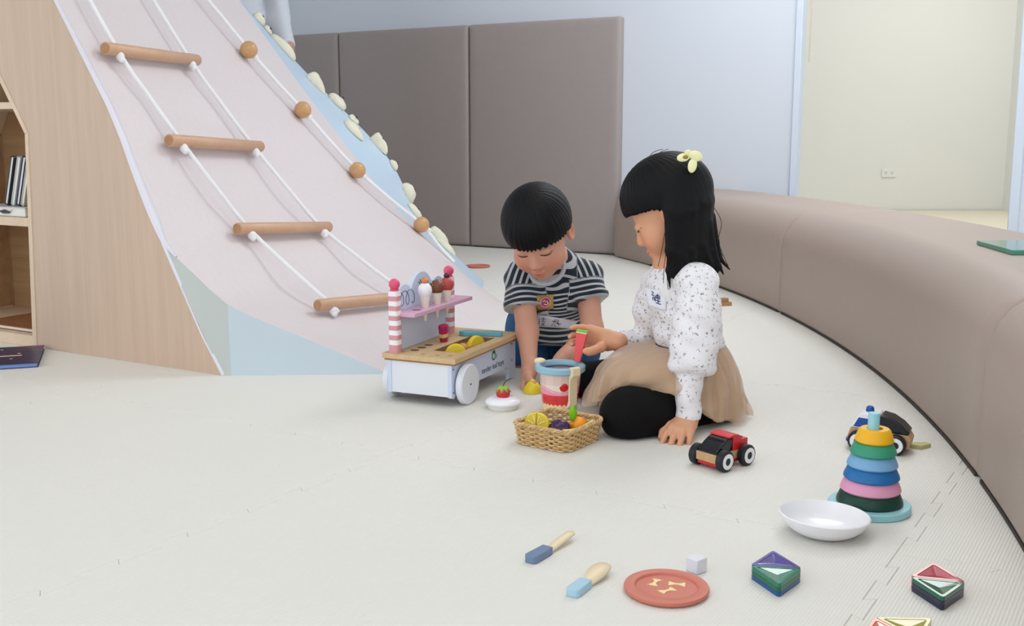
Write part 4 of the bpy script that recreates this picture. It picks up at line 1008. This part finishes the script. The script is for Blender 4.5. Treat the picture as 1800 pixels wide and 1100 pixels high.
# striped shirt
def stripes(name, dark, light, period, frac):
    m = mat(name, light, .85, .05, 60, bump=.25, bscale=700, sheen=.2); N, L, B_ = nodes(m)
    a = N.new('ShaderNodeAttribute'); a.attribute_name = 'st'
    d = N.new('ShaderNodeMath'); d.operation = 'DIVIDE'; d.inputs[1].default_value = period; L.new(a.outputs['Fac'], d.inputs[0])
    f = N.new('ShaderNodeMath'); f.operation = 'FRACT'; L.new(d.outputs[0], f.inputs[0])
    g = N.new('ShaderNodeMath'); g.operation = 'GREATER_THAN'; g.inputs[1].default_value = frac; L.new(f.outputs[0], g.inputs[0])
    x = N.new('ShaderNodeMix'); x.data_type = 'RGBA'; x.inputs[6].default_value = (*lin(light), 1); x.inputs[7].default_value = (*lin(dark), 1)
    L.new(g.outputs[0], x.inputs[0]); L.new(x.outputs[2], B_.inputs['Base Color']); return m
M_tee = stripes('striped_cotton', (20, 32, 46), (184, 188, 192), .0158, .38)
hemR, hemL = PX(921, 541, 2.845), PX(1037, 528, 2.865)
bz = PX(968, 598, 2.985)                                   # the hem of the shirt hanging down in front
F = Field(HB.c - np.array([.17, .08, .36]), HB.c + np.array([.22, .48, .06]), .003)
ax_t = nrm(nk - hip)
F.rc(nk - ax_t*.012, chest, .05, .088, .03); F.rc(chest, belly, .088, .095, .04); F.rc(belly, hip, .095, .098, .04); F.rc(chest - np.array([0, 0, .02]), bz, .072, .058, .05)
T_ARM = []
for sh_, hm in ((sR, hemR), (sL, hemL)):
    F.rc(nk, sh_, .046, .046, .03)
    d = nrm(hm - sh_); e = hm + d*.03
    def sleeve(P, sh_=sh_, hm=hm, d=d, e=e): return smax(d_rc(P, sh_, e, .044, .052), (P - hm) @ d, .003)
    F.put(np.minimum(sh_, e) - .05, np.maximum(sh_, e) + .05, sleeve, .016); T_ARM.append((sh_, hm, d))
    cuff = lambda P, hm=hm, d=d: smax(smax(d_rc(P, hm - d*.03, hm + d*.02, .0525, .0545), (P - hm - d*.001) @ d, .002), -((P - hm + d*.018) @ d), .002)
    F.put(hm - .08, hm + .08, cuff, .002)
F.cut(bz - np.array([0, 0, .016]), (0, -.25, -1), bz - .12, bz + .12)
F.el(HB.w((0, -.005, -.075)), (.040, .046, .034), .01, op='s')
F.warp(lambda P: .0022*np.sin(55*P[:, 0] + 40*P[:, 2] + 2*np.sin(30*P[:, 1])) + .0016*np.sin(120*P[:, 2] + 60*P[:, 0]))
def st_b(V):
    s = (V - nk) @ ax_t + .004*np.sin(38*V[:, 0]) + .003*np.sin(70*V[:, 0] + 30*V[:, 2])
    front = bz - chest; fd = nrm(front); low = np.clip(-(V[:, 2] - chest[2])/.10, 0, 1)     # stripes of the hanging front
    s = s*(1 - low) + low*((V[:, 2] - nk[2])*.9 + .010*np.cos(18*(V[:, 0] - chest[0])))
    lat = V[:, 0] - chest[0]; s = np.where((np.abs(lat) > .060) & (V[:, 2] > hemR[2] - .01), np.abs(lat)*.92 + .42*V[:, 2] + .002*np.sin(60*V[:, 2]), s)
    for sh_, hm, d in T_ARM:
        t = (V - hm) @ d; r = np.linalg.norm(V - hm - t[:, None]*d, axis=1); m = (t > -.052) & (r < .066) & (t < .02); s = np.where(m, t + .0030, s)
    return s
sdf_obj('striped_shirt', F, M_tee, boy, 1, None, {'st': st_b})
col_ = MB().tube([Vector(HB.w((.042*math.cos(a), .018 + .040*math.sin(a), -.094 - .014*math.sin(a)))) for a in np.linspace(0, 2*math.pi, 40, endpoint=False)], .0062, 8, closed=True)
world_child(col_.build('collar', mat('shirt_rib_grey', (176, 178, 182), .85), None), boy)
# badge and name strip follow the shirt front
def proj(F, x, y, Y0=2.6, Y1=3.2):
    """first hit of a sight line on a field: where a sticker touches the cloth"""
    for Y in np.arange(Y0, Y1, .0008):
        p = PX(x, y, Y); i = np.round((p - F.lo)/F.res).astype(int)
        if (i >= 0).all() and (i < F.n).all() and F.a[tuple(i)] < 0: return p
    return PX(x, y, (Y0 + Y1)/2)
def patch(F, name, corners, m, parent, nx=10, ny=6, off=.002, Y0=2.6, Y1=3.2):
    (ax, ay), (bx, by), (cx, cy), (dx, dy) = corners; rows = []
    for j in range(ny + 1):
        v = j/ny; row = []
        for i in range(nx + 1):
            u = i/nx; x = (ax*(1-u) + bx*u)*(1-v) + (dx*(1-u) + cx*u)*v; y = (ay*(1-u) + by*u)*(1-v) + (dy*(1-u) + cy*u)*v
            row.append(proj(F, x, y, Y0, Y1))
        rows.append(row)
    A = np.array(rows)
    for _ in range(6):
        B = A.copy(); B[1:-1] = (A[:-2] + A[2:] + 2*A[1:-1])/4; A = B; B = A.copy(); B[:, 1:-1] = (A[:, :-2] + A[:, 2:] + 2*A[:, 1:-1])/4; A = B
    cam_d = nrm(A.reshape(-1, 3).mean(0) - np.array([0, 0, CAMH])); A = A - cam_d*(off + .0015)
    o = MB().grid([[tuple(p) for p in r] for r in A]).build(name, m, None, angle=80, solid=.0006); world_child(o, parent); return o, A
def strokes(name, A, segs, r, m, parent):
    """pen strokes given in patch coordinates 0..1"""
    ny, nx = A.shape[0] - 1, A.shape[1] - 1
    def P(u, v):
        x, y = min(u*nx, nx - 1e-4), min(v*ny, ny - 1e-4); i, j = int(x), int(y); a, b = x - i, y - j
        return Vector(A[j, i]*(1-a)*(1-b) + A[j, i+1]*a*(1-b) + A[j+1, i]*(1-a)*b + A[j+1, i+1]*a*b) + Vector((0, -.0012, .0004))
    mb = MB()
    for s in segs: mb.tube([P(*q) for q in s], r, 5)
    o = mb.build(name, m, None); world_child(o, parent); return o
M_label = mat('paper_label', (226, 226, 236), .6, .01); M_pen = mat('pen_ink', (44, 46, 92), .6)
lab, LA = patch(F, 'name_label', ((945, 553), (1016, 564), (1004, 577), (944, 574)), M_label, boy, 12, 4, .003)
strokes('pen_writing', LA, [[(.05, .3), (.05, .8)], [(.10, .3), (.22, .28)], [(.16, .12), (.15, .55)], [(.11, .5), (.22, .5)], [(.12, .62), (.21, .9)], [(.20, .6), (.12, .92)], [(.45, .2), (.45, .52)], [(.45, .2), (.54, .22)], [(.54, .22), (.54, .52)], [(.45, .37), (.54, .37)], [(.43, .62), (.41, .85)], [(.47, .62), (.50, .84)], [(.50, .84), (.56, .8)], [(.58, .6), (.62, .8)]], .0009, M_pen, lab)
M_badge = mat('gold_sticker', (176, 142, 72), .4, .1, 60)
bad, BA_ = patch(F, 'badge_sticker', ((944, 519), (973, 518), (973, 543), (944, 545)), M_badge, boy, 8, 8, .003)
bc = BA_[4, 4] ; ux = nrm(BA_[4, 8] - BA_[4, 0]); uy = nrm(BA_[0, 4] - BA_[8, 4])
bm_ = frame(bc + np.array([0, -.0016, .0003]), ux, uy)
o = MB().lathe([(.001, 0), (.0165, 0), (.0165, .0007), (.001, .0007)], 32, bm_).build('badge_disc', mat('badge_magenta', (170, 62, 112), .4), None); world_child(o, bad)
o = MB().tube([bm_ @ Vector(p) for p in ((-.008, .002, .001), (-.003, .006, .001), (0, .001, .001), (.005, .003, .001), (.008, -.004, .001), (.002, -.007, .001), (-.004, -.004, .001))], .0013, 6).build('badge_mark', M_pale, None); world_child(o, bad)
o = MB().tube([bm_ @ Vector((.0135*math.cos(a), .0135*math.sin(a), .001)) for a in np.linspace(0, 6.283, 28, endpoint=False)], .0008, 5, closed=True).build('badge_ring', M_pale, None); world_child(o, bad)
# trousers
F = Field(hip - np.array([.2, .25, .16]), hip + np.array([.2, .32, .12]), .004)
for sg, kn in ((-1, kneeR), (1, kneeL)):
    h0 = hip + np.array([sg*.05, .01, -.01]); an = kn + np.array([sg*.02, .21, -.006])
    F.rc(h0, kn, .082, .060, .03); F.rc(kn, an, .060, .046, .02)
F.rc(hip, hip + np.array([0, .02, .02]), .088, .085, .03); F.put(F.lo, F.lo + F.n*F.res, lambda P: (.004 - P[..., 2]), .004, 'i')
F.warp(lambda P: .003*np.sin(60*P[:, 2] + 30*P[:, 0]))
sdf_obj('trousers', F, mat('blue_denim', (30, 74, 118), .8, .12, 40, bump=.3, bscale=800), boy, 1)

# ---------------------------------------------------------------- GIRL
girl = thing('person', 'child in floral blouse and beige tulle skirt kneeling beside the basket', 'person', PX(1215, 720, 2.44)*np.array([1, 1, 0]))
HG = Head(PX(1176, 372, 2.42), (-.83, .26, -.50), (-.36, .05, .93), 1.04)
nkg = PX(1190, 470, 2.43); ch = PX(1205, 535, 2.425); wa = PX(1213, 605, 2.43); hpg = PX(1218, 665, 2.45)
gsL, gsR = PX(1222, 497, 2.335), PX(1160, 500, 2.52)
geL, gwL = PX(1213, 652, 2.285), PX(1209, 744, 2.250)
geR, gwR = PX(1140, 600, 2.57), PX(1077, 599, 2.52)
kL, kR = PX(1104, 729, 2.255), PX(1024, 672, 2.62)
F = Field(HG.c - np.array([.31, .31, .60]), HG.c + np.array([.20, .26, .13]), .0022)
HG.put(F)
F.rc(HG.w((0, -.03, -.05)), nkg, .034, .038, .02); F.rc(nkg, ch, .045, .062, .03); F.rc(ch, wa, .062, .06, .03); F.rc(wa, hpg, .06, .07, .03)
for a, b, c in ((gsL, geL, gwL), (gsR, geR, gwR)): F.rc(nkg, a, .036, .03, .03); F.rc(a, b, .03, .025, .02); F.rc(b, c, .025, .0175, .015)
for sg, kn in ((-1, kL), (1, kR)): F.rc(hpg + np.array([0, sg*.04, -.01]), kn, .05, .04, .03); F.rc(kn, hpg + np.array([-.01, sg*.10, -.075]), .038, .026, .02)
hand(F, gwL + np.array([0, 0, .004]), (-.42, -.88, -.12), (-.1, .1, -1), False, (20, 26, 25, 22), k=1.0, spread=.20)
wm = PX(1019, 610, 2.50)                                   # the melon slice she holds
hand(F, gwR, (-.90, .34, .05), (-.25, -.95, -.10), True, (20, 26, 28, 30), thumb=[PX(1056, 610, 2.498), PX(1043, 616, 2.482), PX(1035, 618, 2.474), PX(1029, 617, 2.470)], k=1.12)
sdf_obj('body', F, M_sking, girl, 1, HG.tint)
lash = MB()
for e in (-1, 1):
    q = HG.line([(e*.0150, -.0035), (e*.022, -.0055), (e*.030, -.0055), (e*.038, -.0035), (e*.0445, .0005)], [.0007 + .0011*math.sin(math.pi*k/20) for k in range(21)]); lash.add(q.v, q.f)
world_child(lash.build('eyelashes', M_lash, None), girl)
# hair: cap with bangs and long locks falling straight down
F = Field(HG.c - np.array([.15, .15, .24]), HG.c + np.array([.18, .15, .14]), .002)
F.put(HG.c - .14, HG.c + .14, hair_cap(HG, (0, -.010, .037), (.0825, .099, .088), [.036, .035, .030, .024, .006, -.070, -.085], .0025, 60), .002)
rl = random.Random(5)
F.rc(HG.w((0, -.040, .03)), PX(1222, 450, 2.42), .070, .046, .03)
for i in range(74):
    a = R(rl.uniform(108, 252)); e = -1 if a < math.pi else 1       # azimuth from the face round the back
    hz = rl.uniform(-.005, .02); p0 = HG.w((-.066*math.sin(a), .078*math.cos(a) - .012, .035 + hz)); p0 = np.array(p0)
    out_ = nrm(np.array([p0[0] - HG.c[0], p0[1] - HG.c[1], 0])); back = .5 - .5*math.cos(a)
    end_z = PX(1200, rl.uniform(470, 506), 2.42)[2] + .012*back
    p1 = p0 + out_*.014 + np.array([.006*back, 0, -.05]); p2 = p0 + out_*.016 + np.array([.012*back - .004, 0, (end_z - p0[2])*.72]); p3 = np.array([p0[0] + .022*back - .004 + out_[0]*.014, p0[1] + out_[1]*.012, end_z])
    if back > .93: p3 = p3 + np.array([.020, 0, .012])
    p3[2] += rl.uniform(-.012, .012)
    F.chain([p0, p1, p2, p3], [.016, .0135, .0085, .0022], .009)
for pts, yy in (([(1250, 380), (1258, 425), (1266, 455), (1283, 474)], 2.40), ([(1245, 390), (1254, 440), (1264, 468), (1272, 482)], 2.37), ([(1184, 395), (1183, 440), (1174, 475), (1178, 506)], 2.345), ([(1180, 405), (1184, 450), (1186, 480), (1190, 508)], 2.340), ([(1196, 405), (1202, 450), (1206, 475), (1204, 500)], 2.335)):
    F.chain([PX(*p, yy) for p in pts], [.010, .008, .0055, .0018], .004)
sdf_obj('hair', F, M_hair, girl, 1)
mb = MB()                                                   # stray strands
for (pts) in ([(1174, 362), (1170, 400), (1163, 440), (1157, 468)], [(1178, 370), (1175, 420), (1168, 462), (1166, 498)], [(1180, 400), (1172, 460), (1174, 506)], [(1252, 360), (1268, 390), (1262, 425), (1270, 450)], [(1135, 285), (1148, 268), (1165, 262)], [(1255, 400), (1264, 430), (1280, 468)], [(1175, 262), (1160, 268), (1150, 280)]):
    mb.tube(catmull([Vector(PX(x, y, 2.345 if x < 1240 and y > 300 else 2.42)) for x, y in pts], 6), .0007, 5)
world_child(mb.build('loose_strands', M_hair, None), girl)
# hair bow
M_bowy = mat('yellow_chiffon', (246, 243, 190), .6, .08, 60)
bpz = PX(1211, 279, 2.345)
bowp = MB()
for dx, dz, rx, rz, rot in ((.014, .006, .016, .011, 20), (-.013, .003, .014, .009, -10), (.007, -.014, .010, .016, 10), (-.002, .010, .012, .009, 40)):
    bowp.ell((0, 0, 0), (rx, .0035, rz), 16, 10, Matrix.Translation(Vector(bpz) + Vector((dx, -.006, dz))) @ Matrix.Rotation(R(rot), 4, 'Y') @ Matrix.Rotation(R(rot*.7), 4, 'Z'))
bw_o = bowp.build('hair_bow', M_bowy, None); world_child(bw_o, girl)
bee = MB().ell(Vector(bpz) + Vector((-.009, -.011, .004)), (.006, .004, .004)).build('bow_bead', mat('olive_gold', (150, 132, 40), .3, .3, 300), None); world_child(bee, bw_o)
# blouse
M_bl = mat('floral_cotton', (236, 234, 238), .8, .02, 40, bump=.2, bscale=600)
N, L, B_ = nodes(M_bl)
tc = N.new('ShaderNodeTexCoord')
def sprig(scale, thr, nsc, seed):
    v = N.new('ShaderNodeTexVoronoi'); v.inputs['Scale'].default_value = scale; v.feature = 'F1'; v.inputs['Randomness'].default_value = .75
    mp = N.new('ShaderNodeMapping'); mp.inputs['Location'].default_value = (seed, seed*.7, seed*.3); L.new(tc.outputs['Object'], mp.inputs[0])
    nz = N.new('ShaderNodeTexNoise'); nz.inputs['Scale'].default_value = nsc; L.new(tc.outputs['Object'], nz.inputs['Vector'])
    ad = N.new('ShaderNodeVectorMath'); ad.operation = 'MULTIPLY_ADD'; ad.inputs[1].default_value = (.017, .017, .017); L.new(nz.outputs['Color'], ad.inputs[0]); L.new(mp.outputs[0], ad.inputs[2]); L.new(ad.outputs[0], v.inputs['Vector'])
    lt = N.new('ShaderNodeMath'); lt.operation = 'LESS_THAN'; lt.inputs[1].default_value = thr; L.new(v.outputs['Distance'], lt.inputs[0]); return lt.outputs[0]
x1_ = N.new('ShaderNodeMix'); x1_.data_type = 'RGBA'; x1_.inputs[6].default_value = (*lin((236, 234, 238)), 1); x1_.inputs[7].default_value = (*lin((150, 138, 132)), 1); L.new(sprig(88, .25, 300, 0), x1_.inputs[0])
x2_ = N.new('ShaderNodeMix'); x2_.data_type = 'RGBA'; L.new(x1_.outputs[2], x2_.inputs[6]); x2_.inputs[7].default_value = (*lin((196, 160, 156)), 1); L.new(sprig(60, .15, 420, 3.3), x2_.inputs[0])
L.new(x2_.outputs[2], B_.inputs['Base Color'])
F = Field(np.array([gwR[0] - .02, 2.14, .005]), np.array([.56, 2.66, nkg[2] + .04]), .003)
tF, tL = nrm((-.87, -.5, 0)), nrm((.5, -.87, 0)); RT_ = np.stack([tL, tF, [0, 0, 1]], 1)
F.el(ch + np.array([0, 0, -.005]), (.088, .073, .095), .02, RT_); F.el(wa + np.array([0, 0, .012]), (.083, .073, .05), .04, RT_); F.el(PX(1190, 490, 2.43), (.075, .06, .05), .04, RT_)
F.cut(wa + np.array([0, 0, -.004]), (0, 0, -1), wa - .16, wa + .16)
for a in (gsL, gsR): F.rc(nkg - np.array([0, 0, .03]), a, .04, .038, .03)
# near arm: puffed upper sleeve gathered below the elbow, tight lower sleeve
d = nrm(geL - gsL); F.chain([gsL + np.array([.006, 0, .002]), gsL + d*.07 + np.array([.010, 0, 0])], [.044, .052], .015)
def puff(P, a=gsL + d*.06 + np.array([.010, 0, 0]), b=geL - d*.012 + np.array([.004, 0, 0])): return smax(d_rc(P, a, b, .051, .053), (P - geL - d*.010) @ d, .022)
F.put(np.minimum(gsL, geL) - .07, np.maximum(gsL, geL) + .07, puff, .004)
cutp = geL + d*.012
F.chain([geL - d*.01, gwL + np.array([.0, 0, .018]), gwL + np.array([0, 0, .0])], [.031, .0260, .0295], .003)
F.cut(gwL + np.array([.004, -.004, .004]), (.25, -.3, -1), gwL - .04, gwL + np.array([.04, .04, .02]))
d = nrm(geR - gsR); F.chain([gsR, gsR + d*.06, geR], [.042, .05, .038], .015); d2_ = nrm(gwR - geR); F.chain([geR, gwR - d2_*.0], [.032, .024], .008); F.cut(gwR - d2_*.006, d2_, gwR - .035, gwR + .035)
F.el(HG.w((0, -.01, -.085)), (.036, .04, .026), .008, op='s')
F.warp(lambda P: .0016*np.sin(70*P[:, 0] + 2*np.sin(50*P[:, 2])) + .0013*np.sin(130*P[:, 2] + 70*P[:, 0]))
sdf_obj('blouse', F, M_bl, girl, 1)
lp = proj(F, 1160, 528, 2.25, 2.7) + np.array([-.004, -.007, .001]); ln_ = nrm((-.50, -.86, .12))
def on_plane(x, y):
    o_ = np.array([0, 0, CAMH]); d_ = PX(x, y, 1.0) - o_; return o_ + d_*(((lp - o_) @ ln_)/(d_ @ ln_))
cq = [on_plane(*q) for q in ((1133, 505), (1172, 512), (1171, 547), (1140, 537))]
LA = np.array([[(cq[0]*(1-u) + cq[1]*u)*(1-v) + (cq[3]*(1-u) + cq[2]*u)*v for u in np.linspace(0, 1, 9)] for v in np.linspace(0, 1, 9)])
lab = MB().grid([[tuple(p) for p in r] for r in LA]).build('name_label', M_label, None, solid=.0006); world_child(lab, girl)
strokes('pen_writing', LA, [[(.30, .15), (.38, .22), (.30, .3)], [(.28, .34), (.40, .36)], [(.32, .45), (.30, .62)], [(.32, .45), (.40, .47), (.39, .62)], [(.50, .30), (.66, .32)], [(.50, .30), (.50, .50)], [(.66, .32), (.65, .52)], [(.50, .41), (.66, .43)], [(.57, .22), (.57, .70)], [(.48, .58), (.68, .60)], [(.45, .72), (.70, .74)], [(.44, .36), (.42, .66)]], .0010, M_pen, lab)
# black tights
F = Field(np.array([kR[0] - .09, 2.10, -.005]), np.array([.60, 2.76, .2]), .004)
for kn, sg in ((kL, -1), (kR, 1)):
    h0 = hpg + np.array([0, sg*.045, -.005]); an = hpg + np.array([-.01, sg*.10, -.075])
    F.rc(h0, kn, .068, .054 if sg < 0 else .05, .03); F.rc(kn, an, .055 if sg < 0 else .046, .034, .02); F.rc(an, an + np.array([.035, -sg*.01, -.005]), .032, .02, .015)
F.rc(PX(1142, 738, 2.27), kL, .046, .054, .02)
F.put(F.lo, F.lo + F.n*F.res, lambda P: (.003 - P[..., 2]), .004, 'i')
sdf_obj('black_tights', F, mat('black_knit', (12, 12, 14), .8, .2, 60, bump=.3, bscale=900, spec=.2), girl, 1)
# tulle skirt: two gathered layers spreading from the waist to the mat
M_tul = mat('beige_tulle', (222, 190, 158), .75, .06, 30, sheen=.5, alpha=.40)
M_lin = mat('beige_lining', (182, 142, 108), .75, .06, 30, sheen=.3)
TH = [0, 40, 75, 110, 140, 165, 185, 205, 222, 240, 262, 285, 310, 335, 360]
RH = [.113, .122, .150, .175, .205, .224, .224, .224, .220, .195, .165, .146, .136, .123, .113]
ZH = [.006, .006, .006, .006, .008, .018, .022, .060, .104, .100, .070, .020, .006, .006, .006]
def skirt(scale, foldA, seed, n=216, m=26, lift=0):
    r_ = random.Random(seed); ph = [r_.uniform(0, 6.28) for _ in range(5)]; rows = []
    for j in range(m + 1):
        t = j/m; row = []
        for i in range(n + 1):
            a = 2*math.pi*i/n; dg = math.degrees(a) % 360
            rh = float(np.interp(dg, TH, RH)); zh = float(np.interp(dg, TH, ZH)) + lift
            r0 = .079*(1 if True else 1); u = math.sin(math.pi/2*min(1, t*1.02))**.9
            front = max(0, math.cos(a - R(195)))
            z = wa[2] + (zh - wa[2])*(t**(1.15 + .75*front))
            rad = r0 + (rh*scale - r0)*u
            fold = math.sin(23*a + ph[0] + 2.2*math.sin(3*a + ph[1]) + 1.5*t) + .6*math.sin(41*a + ph[2] + 3*math.sin(2*a + ph[3])) 
            rad += foldA*fold*(.25 + t)*(.55 + .55*math.sin(5*a + ph[4] + 2*t)) + foldA*1.3*t*math.sin(8*a + ph[3] + 3*math.sin(4*t + 2*a)); z += foldA*.9*math.sin(9*a + ph[1] + 6*t)*t
            row.append((wa[0] + math.cos(a)*rad, wa[1] + math.sin(a)*rad, max(.0025, z)))
        rows.append(row)
    return MB().grid(rows)
lin_ = skirt(.90, .0035, 3).build('skirt_lining', M_lin, None, angle=180); world_child(lin_, girl)
tul = skirt(1.06, .0068, 8, 264, 30, .002).build('tulle_skirt', M_tul, None, angle=180); world_child(tul, girl)
tu2 = skirt(.985, .0060, 21, 264, 30, .004).build('tulle_underlayer', M_tul, None, angle=180); world_child(tu2, girl)
# melon slice in her hand
mel = thing('toy_watermelon', 'red toy watermelon wedge with green rind held over the cup', 'toy fruit', wm, 0, rot=Euler((R(-6), R(8), R(-12))))
mf = frame((0, 0, 0), (1, 0, 0), (0, 1, 0))
def taper(z0, z1, w0, w1, d0, d1): 
    v = [(sx*w0/2, sy*d0/2, z0) for sx, sy in ((-1, -1), (1, -1), (1, 1), (-1, 1))] + [(sx*w1/2, sy*d1/2, z1) for sx, sy in ((-1, -1), (1, -1), (1, 1), (-1, 1))]
    return MB().add(v, [(3, 2, 1, 0), (4, 5, 6, 7)] + [(i, (i+1) % 4, 4+(i+1) % 4, 4+i) for i in range(4)])
taper(-.034, .034, .0150, .0245, .019, .027).build('flesh', mat('watermelon_red', (240, 92, 98), .4, .03), mel, bevel=.001)
taper(.034, .0365, .0246, .0250, .027, .0272).build('pith', mat('pith_cream', (240, 236, 190), .5), mel)
taper(.0365, .0405, .0250, .0255, .0272, .0275).build('rind', mat('rind_green', (128, 196, 72), .45), mel, bevel=.0006)

# ---------------------------------------------------------------- ADULT behind the slide
ad_b = PX(418, 60, 5.75); ad = thing('person', 'adult in a pale long sleeved shirt standing behind the top of the slide', 'person', (ad_b[0], ad_b[1], 0))
bx, by = ad_b[0], ad_b[1]; V3 = lambda x, y, z: np.array([bx + x, by + y, z])
hnd_ = PX(508, 97, 5.60); elb = PX(489, 32, 5.72); shd = V3(.19, .0, 1.44)
F = Field(np.array([bx - .34, by - .34, -.01]), np.array([bx + .36, by + .25, 1.80]), .008)
F.el(V3(0, -.01, 1.66), (.078, .098, .115), .02); F.rc(V3(0, 0, 1.56), V3(0, 0, 1.45), .055, .06, .03); F.rc(V3(0, 0, 1.4), V3(0, 0, 1.0), .13, .13, .05)
for x in (-.19, .19): F.rc(V3(0, 0, 1.44), V3(x, 0, 1.43), .06, .055, .04)
F.rc(shd, elb, .05, .04, .03); F.rc(elb, hnd_ + np.array([-.005, .01, .04]), .04, .026, .02); F.rc(hnd_ + np.array([-.005, .01, .04]), hnd_ + np.array([0, 0, -.05]), .03, .026, .02)
for k in range(4): F.rc(hnd_ + np.array([-.03 + .018*k, -.01, -.05]), hnd_ + np.array([-.03 + .018*k, -.02, -.12 + .008*abs(k-1)]), .011, .009, .008)
F.rc(hnd_ + np.array([-.03, -.01, -.02]), hnd_ + np.array([-.05, -.03, -.075]), .012, .010, .01)
F.rc(V3(-.19, 0, 1.43), V3(-.24, -.02, 1.14), .05, .04, .03); F.rc(V3(-.24, -.02, 1.14), V3(-.22, -.12, .92), .04, .028, .02); F.rc(V3(-.22, -.12, .92), V3(-.21, -.15, .80), .03, .02, .02)
for x in (-.09, .09): F.rc(V3(x, 0, .95), V3(x, 0, .5), .085, .06, .03); F.rc(V3(x, 0, .5), V3(x, 0, .08), .06, .042, .03); F.rc(V3(x, .02, .045), V3(x, -.14, .035), .042, .034, .02)
sdf_obj('body', F, mat('skin_adult', (206, 152, 128), .5, .04, 20), ad, 1)
F = Field(np.array([bx - .36, by - .34, .86]), np.array([bx + .38, by + .27, 1.56]), .006)
F.rc(V3(0, 0, 1.38), V3(0, 0, .95), .155, .165, .06)
for x in (-.19, .19): F.rc(V3(0, 0, 1.42), V3(x, 0, 1.42), .075, .07, .04)
F.rc(shd, elb, .066, .058, .02); wr2 = hnd_ + np.array([-.005, .012, .045]); F.rc(elb, wr2, .056, .042, .02); d = nrm(wr2 - elb); F.cut(wr2, d, wr2 - .07, wr2 + .07)
F.rc(V3(-.19, 0, 1.43), V3(-.24, -.02, 1.14), .066, .055, .02); F.rc(V3(-.24, -.02, 1.14), V3(-.22, -.12, .94), .055, .042, .02)
F.warp(lambda P: .005*np.sin(26*P[:, 2] + 14*P[:, 0] + 2*np.sin(11*P[:, 0])) + .003*np.sin(60*P[:, 0] + 20*P[:, 2]))
sdf_obj('shirt', F, mat('pale_blue_shirt', (222, 228, 238), .8, .03, 10, bump=.2, bscale=300), ad, 1)
F = Field(np.array([bx - .24, by - .2, .03]), np.array([bx + .24, by + .2, 1.02]), .008)
for x in (-.09, .09): F.rc(V3(x, 0, .92), V3(x, 0, .5), .105, .08, .03); F.rc(V3(x, 0, .5), V3(x, 0, .1), .08, .068, .03)
sdf_obj('trousers', F, mat('dark_trousers', (52, 54, 62), .8), ad, 1)
F = Field(np.array([bx - .13, by - .16, 1.56]), np.array([bx + .13, by + .15, 1.80]), .006)
F.el(V3(0, .015, 1.70), (.09, .108, .085), .01); F.put(F.lo, F.lo + F.n*F.res, lambda P: np.minimum(1.66 - P[..., 2] + .25*(by - .05 - P[..., 1]), 1), .01, 'i')
sdf_obj('hair', F, M_hair, ad, 1)
